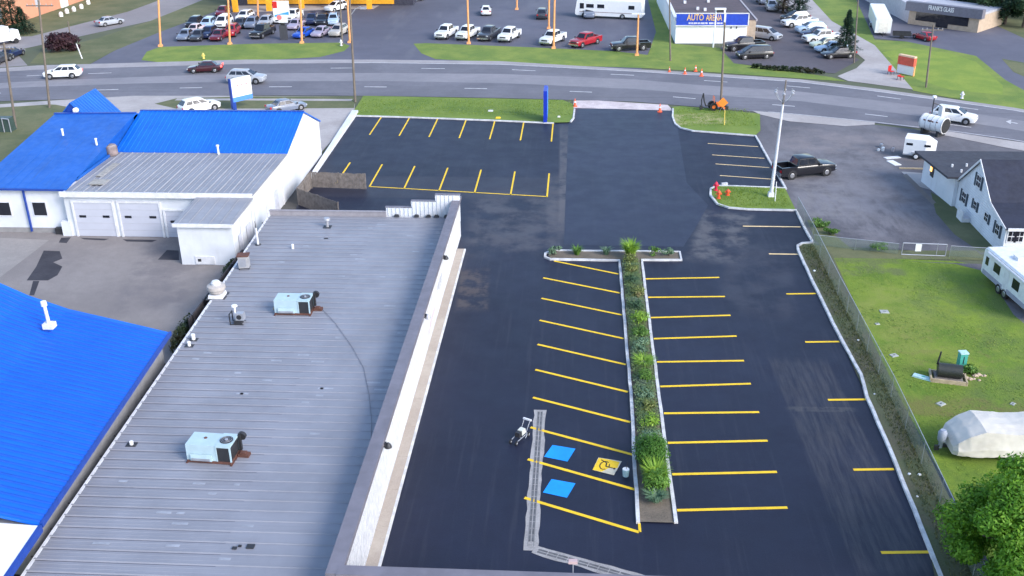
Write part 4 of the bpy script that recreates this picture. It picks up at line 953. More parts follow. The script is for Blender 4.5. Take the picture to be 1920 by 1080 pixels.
def vehicle(ty, rear, front, col, label, group=None, z=0., sc=1.):
    if ty not in PROTO: PROTO[ty] = make_vehicle(ty); o = PROTO[ty]
    else: o = dup(PROTO[ty])
    a, b = G(*rear), G(*front); c = (a + b) / 2; d = b - a
    o.location = (c.x, c.y, z); o.rotation_euler = (0, 0, math.atan2(d.y, d.x)); o.scale = (sc, sc, sc)
    tag(o, label, CATS[ty], group)
    for ch in o.children:
        if ch.name.startswith('body'):
            ch.material_slots[0].link = 'OBJECT'; ch.material_slots[0].material = PAINT[col]
    ALLV.append((o, rear, front)); return o
g1 = 'pickup trucks in the dealership row by the grass strip'
vehicle('pickup', (855, 60), (818, 79), 'white', 'white pickup truck at the left end of the dealership row, dark grille', g1)
vehicle('pickup', (895, 62), (858, 80), 'white', 'white pickup truck behind the orange pole, between another white and a charcoal one', g1)
vehicle('pickup', (932, 64), (901, 81), 'charcoal', 'charcoal pickup truck between two white pickups in the dealership row', g1)
vehicle('pickup', (970, 66), (939, 83), 'white', 'white pickup truck just right of the charcoal one in the dealership row', g1)
vehicle('pickup', (1054, 73), (1018, 88), 'white', 'white pickup truck standing alone beside an orange pole, left of the red pickup', g1)
vehicle('pickup', (1120, 79), (1074, 91), 'red', 'dark red pickup truck in the dealership row', g1)
vehicle('pickup', (1218, 92), (1144, 95), 'black', 'black crew cab pickup truck at the right end of the dealership row', g1)
g2 = 'cars loose on the far dealership lot'
vehicle('sedan', (911, 36), (912, 17), 'white', 'white coupe alone in the middle of the dealership lot', g2)
vehicle('suv', (1015, 43), (1018, 24), 'charcoal', 'dark small sport utility beside the twin orange poles', g2)
vehicle('suv', (1104, 24), (1105, 40), 'greyblue', 'grey blue sport utility parked in front of the motorhome', g2)
vehicle('sedan', (792, 0), (758, 5), 'silver', 'pale sedan cut by the top edge of the photo in the dealership lot', g2)
g3 = 'cars crowded on the left dealership lot'
D = [('sedan', (360, 66), (338, 80), 'greyblue', 'grey blue sedan at the left end of the crowded front row'),
 ('sedan', (388, 66), (359, 82), 'charcoal', 'charcoal sedan, second from the left in the crowded front row'),
 ('suv', (404, 63), (380, 76), 'navy', 'navy car squeezed between charcoal and maroon cars'),
 ('sedan', (424, 66), (398, 81), 'maroon', 'maroon sedan touching the red car near the orange pole'),
 ('suv', (447, 57), (424, 75), 'red', 'red sport utility right beside the orange pole'),
 ('suv', (378, 44), (354, 57), 'black', 'black sport utility at the far left of the second row'),
 ('sedan', (380, 56), (352, 69), 'pinkwhite', 'pinkish white sedan behind the grey blue sedan'),
 ('suv', (404, 45), (377, 60), 'paleblue', 'pale blue silver wagon left of the white van in the second row'),
 ('van', (438, 38), (402, 60), 'white', 'long white van in the second row behind the red car'),
 ('sedan', (463, 44), (440, 58), 'charcoal', 'charcoal sedan right of the long white van'),
 ('suv', (473, 32), (447, 44), 'white', 'white sport utility in the third row behind the dark cars'),
 ('suv', (485, 42), (462, 60), 'greyblue', 'grey blue sport utility in the second row beneath the white one'),
 ('suv', (511, 40), (487, 57), 'silver', 'silver sport utility left of the red and white pylon sign'),
 ('pickup', (513, 59), (472, 77), 'black', 'black pickup truck at the front left of the pylon sign'),
 ('van', (540, 32), (517, 50), 'white', 'white van directly behind the pylon sign'),
 ('pickup', (566, 28), (535, 48), 'white', 'white pickup truck right of the pylon sign'),
 ('sedan', (568, 46), (542, 60), 'lilac', 'lilac grey sedan behind the blue car and beside the orange pole'),
 ('suv', (592, 36), (580, 52), 'navy', 'navy sport utility right of the third orange pole'),
 ('suv', (612, 38), (598, 54), 'black', 'black sport utility between the navy and the steel blue ones'),
 ('suv', (628, 36), (624, 53), 'paleblue', 'steel blue sport utility facing the road near the right pole'),
 ('sedan', (590, 62), (550, 76), 'blue', 'bright blue sedan in the front row beside an orange pole'),
 ('sedan', (622, 58), (582, 76), 'lilac', 'silver lilac sedan in the front row between blue and white cars'),
 ('suv', (650, 58), (620, 74), 'champagne', 'cream white sport utility at the right end of the front row'),
 ('suv', (640, 18), (622, 22), 'white', 'white sport utility alone behind the rows near the showroom'),
 ('sedan', (425, 23), (412, 32), 'maroon', 'small maroon car alone at the back left of the lot')]
for a in D: vehicle(*a, g3)
g4 = 'cars on the lot of the blue signed showroom'
D = [('van', (1413, 70), (1456, 76), 'silver', 'silver minivan parked beside the blue signed showroom'),
 ('pickup', (1424, 92), (1364, 95), 'black', 'black pickup truck in front of the showroom corner'),
 ('van', (1442, 108), (1385, 110), 'black', 'black minivan nearest the hedge on the showroom lot'),
 ('suv', (1424, 0), (1437, 12), 'greyblue', 'grey blue sport utility at the top edge of the showroom lot'),
 ('suv', (1440, 10), (1452, 27), 'silver', 'silver sport utility near the brown and dark conifers'),
 ('suv', (1513, 38), (1467, 41), 'black', 'black sport utility at the far end of the diagonal row'),
 ('pickup', (1520, 48), (1475, 51), 'white', 'white pickup truck, second from the far end of the diagonal row'),
 ('suv', (1542, 60), (1496, 62), 'paleblue', 'pale silver blue sport utility in the diagonal row'),
 ('sedan', (1550, 68), (1508, 69), 'navy', 'navy sedan between the pale sport utility and a white pickup'),
 ('pickup', (1566, 78), (1514, 81), 'white', 'large white crew cab pickup truck in the middle of the diagonal row'),
 ('sedan', (1572, 88), (1524, 90), 'cream', 'cream green sedan beside the large white pickup'),
 ('sedan', (1582, 96), (1533, 98), 'paleblue', 'pale blue sedan partly behind the spruce tree'),
 ('sedan', (1596, 107), (1546, 109), 'black', 'black sedan at the near end of the diagonal row under the spruce')]
for a in D: vehicle(*a, g4)
g5 = 'vehicles driving on the main road'
o = vehicle('suv', (146, 145), (92, 147), 'white', 'white sport utility driving left with its brake lights on', g5, .03)
o2 = vehicle('sedan', (414, 134), (357, 136), 'darkred', 'very dark red sedan driving left on the main road with bright red tail lights', g5, .03)
for q in (o, o2):
    for ch in q.children:
        if ch.name.startswith('taillight'): ch.material_slots[0].link = 'OBJECT'; ch.material_slots[0].material = brake_on
vehicle('suv', (430, 155), (497, 156), 'silver', 'silver sport utility driving right past the white and blue sign', g5, .03, 1.05)
vehicle('suv', (1762, 225), (1812, 232), 'white', 'white hatchback driving right past the white barrel tank', g5, .03)
g6 = 'cars on the left side streets'
vehicle('suv', (354, 213), (396, 205), 'white', 'white sport utility parked behind the blue roofed sales building', g6)
vehicle('sedan', (516, 212), (560, 204), 'greyblue', 'grey blue sedan half hidden behind the bright blue roof ridge', g6)
vehicle('sedan', (189, 50), (224, 44), 'silver', 'silver sedan driving up the gravelly side road', g6)
vehicle('sedan', (12, 112), (36, 102), 'navy', 'dark blue sedan at the left edge of the side road', g6)
vehicle('suv', (-12, 122), (8, 114), 'charcoal', 'charcoal car cut by the left edge of the photo', g6)
vehicle('pickup', (1459, 333), (1553, 323), 'black', 'black crew cab pickup truck parked on the old asphalt beside the tall light pole')
vehicle('sedan', (1741, 77), (1723, 72), 'red', 'small red car in front of the glass shop', sc=.85)

# --- motorhome
a, b = G(1205, 36), G(1082, 30); c = (a + b) / 2; d = b - a
t = thing('motorhome', 'long white motorhome parked at the top of the dealership lot', 'motorhome', (c.x, c.y, 0), rz=math.atan2(d.y, d.x))
mb = MB(); H_ = d.length / 2
mb.loft([[(x, -1.22, z0), (x, 1.22, z0), (x, 1.24, zt - .25), (x, 1.05, zt), (x, -1.05, zt), (x, -1.24, zt - .25)] for x, z0, zt in ((-H_, .45, 3.1), (-H_ + .1, .4, 3.2), (H_ - .6, .4, 3.2), (H_ - .25, .4, 2.9), (H_, .55, 1.4))])
mb.build('body', white_p, t, smooth=30)
for x0, x1, z0, z1 in ((H_ - 1.5, H_ - .8, 1.5, 2.4), (H_ - 3.2, H_ - 1.9, 1.7, 2.3), (H_ - 5.0, H_ - 3.8, 1.7, 2.3), (-H_ + 1.2, -H_ + 2.2, 1.7, 2.3)):
    MB().box(x0, x1, 1.235, 1.26, z0, z1).build('window', glass, t)
MB().loft([[(H_ - .2, -1.0, 2.7), (H_ - .2, 1.0, 2.7), (H_ + .02, 1.0, 1.5), (H_ + .02, -1.0, 1.5)], [(H_ - .25, -1.0, 2.7), (H_ - .25, 1.0, 2.7), (H_ - .03, 1.0, 1.5), (H_ - .03, -1.0, 1.5)]]).build('windscreen', glass, t)
MB().box(-H_ + .1, H_ - .7, 1.236, 1.25, .98, 1.06).build('stripe', plain('rv_stripe', (.25, .14, .14)), t)
for x in (-H_ + 3.2, H_ - 1.6):
    for s in (1, -1):
        ww = MB().cyl((x, s * .95, .45), (x, s * 1.25, .45), .45, .45, 16).build('wheel', black, t); MB().cyl((x, s * 1.24, .45), (x, s * 1.27, .45), .25, .2, 10).build('rim', rim, ww)
MB().box(-1.2, .2, -.5, .5, 3.2, 3.42).build('roof_air_unit', off_white, t)

# --- enclosed cargo trailers
def trailer(name, label, rear, front, W_, H_, z0, wheels, nose=0., fit=0):
    a, b = G(*rear), G(*front); c = (a + b) / 2; d = b - a; L = d.length / 2
    t = thing(name, label, 'trailer', (c.x, c.y, 0), rz=math.atan2(d.y, d.x)); w2 = W_ / 2
    mb = MB(); n = nose
    rings = [[(x, -w2, z0), (x, w2, z0), (x, w2, H_ - .08), (x, w2 - .08, H_), (x, -w2 + .08, H_), (x, -w2, H_ - .08)] for x in (-L, L - n)]
    if n: rings.append([(L, -w2 * .25, z0), (L, w2 * .25, z0), (L, w2 * .25, H_ - .35), (L, w2 * .2, H_ - .3), (L, -w2 * .2, H_ - .3), (L, -w2 * .25, H_ - .35)])
    mb.loft(rings); mb.build('body', white_p, t)
    MB().box(-L - .02, L - n, -w2 - .012, -w2, z0, z0 + .12).box(-L - .02, L - n, w2, w2 + .012, z0, z0 + .12).build('lower_trim', silver, t)
    for s in (1, -1):
        for x in wheels:
            ww = MB().cyl((x, s * (w2 - .05), .33), (x, s * (w2 + .17), .33), .33, .33, 14).build('wheel', black, t); MB().cyl((x, s * (w2 + .165), .33), (x, s * (w2 + .19), .33), .2, .16, 10).build('rim', white_p, ww)
        MB().box(min(wheels) - .45, max(wheels) + .45, s * w2 if s > 0 else -w2 - .2, s * w2 + .2 if s > 0 else -w2, .66, .72).build('fender', silver, t)
    MB().bar((L - .2, .5), (L + 1.0, 0), .08, .38, .46).bar((L - .2, -.5), (L + 1.0, 0), .08, .38, .46).cyl((L + .8, 0, 0), (L + .8, 0, .7), .05).build('drawbar', darkm, t)
    return t, L, w2
t, L, w2 = trailer('cargo_trailer', 'white enclosed cargo trailer beside the white house, two small dark windows in its side', (1694, 291), (1752, 298), 1.9, 2.05, .35, (-.2,), .9)
for x in (-.95, .7): MB().box(x - .3, x + .3, -w2 - .014, -w2, 1.35, 1.58).build('window', glass, t); MB().box(x - .3, x + .3, w2, w2 + .014, 1.35, 1.58).build('window', glass, t)
MB().box(-L - .02, -L, -.8, .8, .45, 1.9).build('rear_door', off_white, t); MB().box(-L - .03, -L - .02, -.15, .1, 1.0, 1.25).build('handle', darkm, t)
t, L, w2 = trailer('cargo_trailer', 'long white cargo trailer parked on the lot left of the glass shop', (1641, 36), (1654, 67), 2.3, 2.5, .4, (-1.0, .1))
MB().box(-L - .02, -L, -1, 1, .5, 2.3).build('rear_door', off_white, t); MB().box(L, L + .03, -.7, .7, .5, 1.9).build('front_panel', plain('warm_white', (.78, .74, .66)), t)
# --- travel camper at the right edge
t = thing('travel_camper', 'white travel camper with dark windows and awning at the right edge by the house', 'camper', (31.25, 65.9, 0), rz=R_(-84))
L, w2 = 3.7, 1.35
MB().loft([[(x, -w2, z0), (x, w2, z0), (x, w2, H_ - .1), (x, w2 - .12, H_), (x, -w2 + .12, H_), (x, -w2, H_ - .1)] for x, z0, H_ in ((-L, .6, 2.35), (-L + .15, .5, 2.5), (L - .5, .5, 2.5), (L - .12, .55, 2.05), (L, .75, 1.5))]).build('body', plain('camper_white', (.74, .75, .76), .4), t, smooth=30)
for x0, x1, z0, z1 in ((-2.1, -1.2, 1.3, 1.95), (.6, 1.5, 1.25, 1.95)): MB().box(x0, x1, -w2 - .02, -w2, z0, z1).build('window', glass, t)
MB().box(-.6, .05, -w2 - .02, -w2, .62, 2.1).build('door', off_white, t)
MB().box(-L + .2, L - .7, -w2 - .015, -w2, .52, .85).build('lower_panel', plain('camper_lilac', (.32, .32, .40)), t)
MB().cyl((-3.0, -w2 - .1, 2.3), (2.6, -w2 - .1, 2.3), .09, .09, 10).build('awning_roll', off_white, t)
MB().box(-3.3, -2.9, -w2 - .03, -w2, 1.3, 1.9).build('small_window', glass, t)
for x in (-1.0, -.15):
    for s in (1, -1):
        ww = MB().cyl((x, s * 1.1, .36), (x, s * 1.37, .36), .36, .36, 14).build('wheel', black, t); MB().cyl((x, s * 1.36, .36), (x, s * 1.39, .36), .22, .18, 10).build('rim', rim, ww)
MB().bar((L - .1, .6), (L + .9, 0), .09, .4, .5).bar((L - .1, -.6), (L + .9, 0), .09, .4, .5).cyl((L + .7, 0, 0), (L + .7, 0, .8), .05).build('drawbar', darkm, t)
MB().cyl((L + .35, -.17, .5), (L + .35, -.17, .95), .15, .13, 12).cyl((L + .35, .17, .5), (L + .35, .17, .95), .15, .13, 12).build('gas_bottles', off_white, t)
MB().box(-1.6, -.9, -.4, .4, 2.5, 2.72).build('roof_air_unit', off_white, t); MB().box(1.4, 1.8, -.25, .25, 2.5, 2.6).build('roof_vent', darkm, t)
MB().box(L - .02, L + .02, -.35, .35, 1.15, 1.22).build('handle', darkm, t)

# --- covered boat
t = thing('covered_boat', 'boat on a trailer wrapped in a beige tarp on the lawn at the right edge', 'boat', (23.6, 46.9, 0), rz=R_(3))
mb = MB(); rnd = random.Random(4); rings = []
for i, (x, w_, zt, zs) in enumerate(((-3.75, .85, .95, .75), (-3.55, 1.05, 1.25, .85), (-3.0, 1.18, 1.65, .95), (-2.3, 1.22, 1.95, 1.05), (-1.5, 1.22, 1.9, 1.05), (-.7, 1.22, 1.82, 1.0), (.1, 1.22, 1.86, 1.02), (1.0, 1.22, 1.88, 1.05), (1.9, 1.15, 1.92, 1.08), (2.7, .98, 1.8, 1.1), (3.4, .6, 1.5, 1.1), (3.75, .25, 1.3, 1.1))):
    j = lambda: rnd.uniform(-.03, .03)
    zb = .42
    rings.append([(x, -w_ + j(), zb + j()), (x, -w_ - .03 + j(), zs * .8), (x, -w_ + .02, zs), (x, -w_ * .90, zt - .12 + j()), (x, -w_ * .30, zt + j()), (x, w_ * .30, zt + j()), (x, w_ * .90, zt - .12 + j()), (x, w_ - .02, zs), (x, w_ + .03 + j(), zs * .8), (x, w_ + j(), zb + j())])
mb.loft(rings); tp = mb.build('tarp_cover', tarp, t, smooth=25)
mod = tp.modifiers.new('subdivision', 'SUBSURF'); mod.subdivision_type = 'SIMPLE'; mod.levels = 3; mod.render_levels = 3
tx = bpy.data.textures.new('folds', 'CLOUDS'); tx.noise_scale = .45; dm_ = tp.modifiers.new('folds', 'DISPLACE'); dm_.texture = tx; dm_.strength = .07; dm_.mid_level = .5; dm_.texture_coords = 'LOCAL'
MB().loft([[(x, -w_, .35), (x, w_, .35), (x, w_ * .5, .22), (x, -w_ * .5, .22)] for x, w_ in ((-3.6, .85), (0, 1.0), (3, .6))]).build('hull', plain('hull_navy', (.05, .06, .10)), t)
MB().lathe((-4.05, -.05, .25), [(.1, 0), (.12, .35), (.22, .5), (.24, .95), (.14, 1.1)], 12).build('outboard_motor', plain('motor_grey', (.3, .33, .4), .4), t, smooth=40)
MB().box(-4.15, -3.6, -.12, .02, .3, .45).box(-4.35, -4.1, -.1, 0, .1, .4).build('motor_bracket', darkm, t)
MB().box(-2.62, -2.1, -1.1, -1.0, 1.2, 1.62).build('tarp_flap', plain('tarp_dark_mesh', (.22, .20, .17), .9), t)  # dark brown mesh flap on the side of the cover
for x in (-.6, .2):
    for s in (1, -1): MB().cyl((x, s * 1.0, .3), (x, s * 1.22, .3), .3, .3, 14).build('wheel', black, t)
MB().bar((-3.2, .7), (3.2, .7), .08, .2, .3).bar((-3.2, -.7), (3.2, -.7), .08, .2, .3).build('trailer_frame', silver, t)

# ================================================================== STREET FURNITURE AND SMALL THINGS
def pole(name, label, base, top, r0, r1, mat, cat='pole', group=None, h=None):
    p = G(*base); q = GY(top[0], top[1], p.y); t = thing(name, label, cat, (p.x, p.y, 0), group)
    hh = h if h else q.z; MB().cyl((0, 0, 0), (q.x - p.x if not h else 0, 0, hh), r0, r1, 10).build('shaft', mat, t, smooth=50); return t, q.x - p.x if not h else 0, hh
go = 'orange painted poles around the dealership lot'
for base, top, lab in (((301, 87), (295, -40), 'orange pole at the left end of the grass strip'), ((431, 83), (426, -40), 'orange pole beside the red sport utility'), ((566, 81), (562, -40), 'orange pole beside the bright blue sedan'),
                       ((484, 36), (482, -40), 'orange pole farther back behind the crowded rows'), ((656, 80), (649, -40), 'orange pole at the right end of the crowded rows'), ((879, 82), (875, -45), 'orange pole in front of the second white pickup'), ((1038, 91), (1041, -45), 'nearer of the twin orange poles by the lone white pickup'),
                       ((1029, 54), (1030, -45), 'farther of the twin orange poles'), ((969, 18), (970, -60), 'orange pole near the top edge on a paved island'), ((1194, 104), (1197, 27), 'orange pole in front of the black pickup at the right end')):
    t, dx, h = pole('light_pole', lab, base, top, .17, .12, orange_pole, 'light pole', go); MB().box(-.3, .3, -.3, .3, 0, .3, .05, .05).build('base', orange_pole, t)
    if h < 9: MB().box(dx - .9, dx + .9, -.15, .15, h, h + .2).build('lamp_head', off_white, t)
def upole(base, top, lab, arm=1.2, r=.15, ins=True):
    t, dx, h = pole('utility_pole', lab, base, top, r, r * .72, wood_pole, 'utility pole', 'wooden utility poles')
    if arm:
        MB().box(dx - arm, dx + arm, -.06, .06, h - .7, h - .58).build('crossarm', wood_pole, t)
        mb = MB()
        for s in (-.9, -.5, .5, .9): mb.cyl((dx + arm * s, 0, h - .58), (dx + arm * s, 0, h - .4), .05, .04, 6)
        mb.build('insulators', silver, t)
    return t, dx, h
upole((93, 202), (72, 0), 'tall wooden utility pole with crossarm standing by the footpath at left', 1.6)
upole((30, 242), (7, 80), 'wooden utility pole on the left lawn beside the green bin', 1.0)
t, dx, h = upole((137, 92), (127, 40), 'thin wooden pole beside the maroon bush', 0, .10)
t, dx, h = pole('leaning_post', 'pale leaning guy post in the grass wedge right of the maroon bush', (154, 110), (143, 82), .09, .08, off_white, 'post')
t, dx, h = upole((666, 191), (655, -10), 'wooden utility pole with lamp arm at the corner of the new grass island', 0, .15)
q = GY(664, 18, 118.7); MB().tube([(dx * q.z / h, 0, q.z - .6), (dx * q.z / h + .6, 0, q.z + .1), (dx * q.z / h + 1.3, 0, q.z + .42)], .05).build('lamp_arm', silver, t); MB().box(dx * q.z / h + 1.2, dx * q.z / h + 1.9, -.15, .15, q.z + .1, q.z + .28).build('lamp_head', silver, t)
upole((642, 85), (636, -30), 'dark utility pole between the dealership cars and the road', 0, .14)
upole((1351, 206), (1359, 42), 'wooden utility pole on the island beside the small tractor', 0, .14)
upole((1257, 114), (1255, -30), 'dark wooden utility pole left of the blue signed showroom', 0, .13)
t, dx, h = upole((1736, 164), (1750, 46), 'wooden utility pole with crossarm in front of the glass shop lawn', 1.3, .12)
t, dx, h = upole((1601, 118), (1609, 0), 'utility pole beside the spruce tree', 0, .11)
t, dx, h = pole('lamp_post', 'white lamp post with an angled lamp head in front of the blue sign', (1337, 89), (1343, 18), .13, .10, white_p, 'lamp post')
MB().box(dx - .2, dx + 1.4, -.25, .25, h, h + .22).box(dx + 1.1, dx + 1.35, -.2, .2, h - .5, h).build('lamp_head', white_p, t); MB().box(dx + .1, dx + 1.0, -.2, .2, h - .3, h - .02).build('lamp_underside', darkm, t)
# big multi-head light pole in the car park
p = G(1445, 370); top = GY(1474, 150, p.y); t = thing('area_light', 'tall white light pole with a ring of four lamps at the kerbed island', 'light pole', (p.x, p.y, 0))
dx = top.x - p.x; zt = top.z; f = .80
MB().cyl((0, 0, 0), (dx * f, 0, zt * f), .17, .10, 12).build('shaft', plain('pole_white', (.62, .63, .68), .5), t, smooth=50); MB().box(-.28, .28, -.28, .28, 0, .5, .06, .06).build('base', off_white, t)
MB().cyl((dx * f, 0, zt * f), (dx, 0, zt), .08, .05, 8).build('upper_mast', wood_pole, t)
for k in range(6):
    a = k * math.pi / 3 + .3; r = .85; cx, cz = dx * .88, zt * .88
    P = [(cx, 0, cz - .7), (cx + r * .55 * math.cos(a), r * .55 * math.sin(a), cz - .35), (cx + r * .95 * math.cos(a), r * .95 * math.sin(a), cz + .15), (cx + r * .8 * math.cos(a), r * .8 * math.sin(a), cz + .5)]
    A_ = MB().tube(P, .03).build('arm', silver, t); e = P[-2]; MB().lathe((e[0], e[1], e[2] + .0), [(.04, 0), (.14, .05), (.14, .13), (.06, .2)], 10).build('lamp_head', silver, A_)
t, dx, h = pole('marker_post', 'thin white post on the kerbed island beside the tall light pole', (1453, 379), (1456, 341), .045, .035, white_p, 'post')
t, dx, h = pole('marker_post', 'yellow marker post in front of the small tractor', (1358, 236), (1359, 206), .06, .05, plain('marker_yellow', (.75, .55, .12)), 'post')
# blue sign post
p = G(1023, 226); t = thing('blue_pylon', 'tall narrow blue pylon sign seen edge on, on the grass island', 'sign', (p.x, p.y, 0)); MB().box(-.20, .20, -1.3, 1.3, .15, 3.65).build('sign_case', plain('pylon_blue', (.005, .03, .40), .4), t)
MB().box(.20, .235, -1.2, 1.2, .8, 3.55).build('face', plain('pylon_face', (.05, .25, .75), .4), t); MB().box(-.14, .14, -1.0, 1.0, 0, .2).build('base', darkm, t)
# white and blue dealer sign behind the sales building
p = G(441, 207); t = thing('dealer_sign', 'white and blue roadside sign behind the blue roofed sales building', 'sign', (p.x, p.y, 0), rz=R_(52))
MB().box(-.15, .15, -.15, .15, 0, 1.2).build('post', blue_dark, t); MB().box(-.2, 2.5, -.18, .18, 1.0, 1.55).build('blue_panel', plain('sign_panel_blue', (.08, .25, .75)), t)
b_ = MB().box(-.2, 2.5, -.17, .17, 1.55, 3.7).build('white_panel', white_p, t); MB().box(-.35, -.21, -.2, .2, .2, 3.75).build('edge_trim', blue_dark, t)
mb = MB()
for k in range(3): mb.box(.5 + k * .6, .72 + k * .6, -.19, -.17, 2.75, 2.95)
mb.build('lettering', plain('faint_red', (.5, .3, .3)), b_)
# red white and blue pylon sign at the dealership
p = G(533, 74); t = thing('pylon_sign', 'tall red, white and blue pylon sign among the dealership cars', 'sign', (p.x, p.y, 0))
z0, z1 = GY(533, 30, p.y).z, GY(533, 2, p.y).z
MB().box(-.55, .55, -.3, .3, 0, 2.2).build('base', plain('pylon_grey', (.06, .06, .07)), t); MB().box(-.3, .3, -.2, .2, 2.2, z0).build('shaft', black, t)
w1 = MB().box(-1.2, 1.2, -.3, .3, z0, z1).build('sign_case', white_p, t); MB().box(-1.2, -.5, -.32, -.3, z1 - 1.0, z1).build('red_corner', red_p, w1)
MB().loft([[(-1.0, -.32, z0 - .1), (1.2, -.32, z0 + .25), (1.2, -.32, z0 + .7), (-1.0, -.32, z0 + .2)], [(-1.0, -.3, z0 - .1), (1.2, -.3, z0 + .25), (1.2, -.3, z0 + .7), (-1.0, -.3, z0 + .2)]]).build('blue_wave', plain('wave_blue', (.05, .35, .8)), w1)
MB().box(-.5, .95, -.34, -.3, 2.6, 3.8).build('lower_panel', white_p, t); MB().cyl((-.35, -.36, 3.4), (-.35, -.3, 3.4), .4, .4, 14).build('red_disc', plain('disc_pink', (.75, .2, .2)), t)
# orange-red church-style sign on the right
p = G(1697, 140); t = thing('lawn_sign', 'red topped white sign board on the lawn corner by the concrete drive', 'sign', (p.x, p.y, 0), rz=R_(-52))
MB().box(-1.2, 1.2, -.15, .15, .1, 1.2).build('white_board', white_p, t); MB().box(-1.2, 1.2, -.28, .28, 1.25, 2.3).build('red_board', plain('sign_red', (.65, .10, .06)), t); MB().box(-1.2, 1.2, -.25, .25, 2.3, 2.5).build('cap', plain('cap_cream', (.8, .55, .35)), t); MB().box(-1.3, -1.15, -.1, .1, 0, 1.3).box(1.15, 1.3, -.1, .1, 0, 1.3).build('posts', orange_pole, t)
for (px, py, lab) in ((1670, 140, 'red folding chair left of the red topped sign'), (1688, 150, 'small red stool lying in front of the red topped sign')):
    p = G(px, py); t = thing('folding_chair', lab, 'chair', (p.x, p.y, 0), rz=.6)
    MB().box(-.3, .3, -.3, .3, .42, .48).build('seat', red_p, t); MB().box(-.3, .3, .25, .3, .5, 1.15 if px < 1680 else .6).build('backrest', red_p, t)
    mb = MB()
    for x in (-.27, .27):
        for y in (-.27, .27): MB().cyl((x, y, 0), (x, y, .45), .03, .03, 5).build('leg', darkm, t)
# hydrants
def hydrant(px, py, mat, h, label, grp=None):
    p = G(px, py); t = thing('fire_hydrant', label, 'fire hydrant', (p.x, p.y, .1), grp)
    MB().lathe((0, 0, 0), [(.2, 0), (.2, .07), (.13, .09), (.13, h * .7), (.18, h * .72), (.17, h * .82), (.1, h * .95), (.04, h)], 12).build('barrel', mat, t, smooth=35)
    MB().cyl((-.26, 0, h * .58), (.26, 0, h * .58), .07, .07, 8).cyl((0, -.24, h * .5), (0, 0, h * .5), .09, .09, 8).build('nozzles', mat, t)
    MB().cyl((0, 0, h), (0, 0, h + .07), .04, .03, 5).build('valve_nut', mat, t)
mag = plain('hydrant_crimson', (.65, .02, .06), .5); vm = plain('hydrant_vermilion', (.70, .10, .03), .5)
# hydrants on the island
gh = 'hydrants and valves on the kerbed island tip'
hydrant(1342, 359, mag, .8, 'tall crimson hydrant at the tip of the kerbed island', gh); hydrant(1347, 374, vm, .75, 'vermilion hydrant nearest the kerb bend of the island', gh); hydrant(1364, 368, vm, .55, 'short vermilion valve post right of the two taller hydrants', gh)
p = G(1358, 347); MBt = MB().box(-.3, .3, -.12, .12, 0, .22); t = thing('broken_kerb_block', 'loose pale kerb block at the tip of the island', 'concrete block', (p.x, p.y, 0), rz=.4); MBt.build('block', kerb_w, t)
hydrant(1803, 186, off_white, .8, 'small pale hydrant on the verge beyond the road at right'); hydrant(382, 111, plain('hydrant_yellow', (.75, .6, .15)), .75, 'small yellow hydrant at the road edge of the left grass strip')
hydrant(640, 87, off_white, .9, 'white hydrant at the right end of the left grass strip'); 
# cones
for px, py, s, lab in ((1078, 200, 1.1, 'orange cone at the left end of the entrance apron'), (1237, 210, 1.1, 'orange cone at the right end of the entrance apron'), (1255, 135, .8, 'smallest cone, leftmost beyond the road'),
                       (1284, 139, 1.0, 'orange cone second from the left beyond the road'), (1304, 134, 1.0, 'orange cone farther back, between two others beyond the road'), (1315, 143, 1.15, 'orange cone rightmost beyond the road, nearest the road edge')):
    p = G(px, py); t = thing('traffic_cone', lab, 'traffic cone', (p.x, p.y, .03), 'orange traffic cones by the road works')
    MB().box(-.24 * s, .24 * s, -.24 * s, .24 * s, 0, .05).build('base', orange_c, t); cc = MB().cyl((0, 0, .05), (0, 0, .85 * s), .17 * s, .03 * s, 12).build('cone', orange_c, t, smooth=40)
    MB().cyl((0, 0, .42 * s), (0, 0, .56 * s), .112 * s, .088 * s, 12).build('white_band', white_p, cc)
# small orange tractor with trencher boom
p = G(1343, 207); t = thing('small_tractor', 'small orange tractor with a dark digging boom on the island by the road', 'tractor', (p.x, p.y, .1), rz=R_(8)); t.scale = (.78, .78, .78)
MB().box(-.5, 1.1, -.35, .35, .5, 1.1, .05, .05).build('hood', orange_p, t); MB().box(-.55, -.2, -.4, .4, .45, 1.25).build('seat', darkm, t)
for x, r in ((-.6, .58), (.95, .36)):
    for s in (1, -1):
        w_ = MB().cyl((x, s * .42, r), (x, s * .72, r), r, r, 16).build('wheel', black, t); MB().cyl((x, s * .7, r), (x, s * .74, r), r * .5, r * .4, 10).build('rim', orange_p, w_)
MB().tube([(-.5, .38, 1.0), (-.5, .38, 2.0), (-.5, -.38, 2.0), (-.5, -.38, 1.0)], .04).build('roll_bar', orange_p, t); MB().cyl((.6, .1, 1.1), (.6, .1, 1.7), .04, .04).build('exhaust', darkm, t)
MB().tube([(-1.0, 0, .7), (-1.6, 0, .6), (-1.9, 0, 1.3), (-2.1, 0, 2.5)], .1).tube([(-2.1, 0, 2.5), (-2.3, 0, 1.5), (-2.25, 0, .7)], .08).build('boom', darkm, t); MB().box(-2.5, -2.1, -.25, .25, .15, .7, .05, 0).build('bucket', darkm, t)
MB().box(1.3, 1.6, -.7, .7, .1, .6).build('loader_blade', darkm, t)
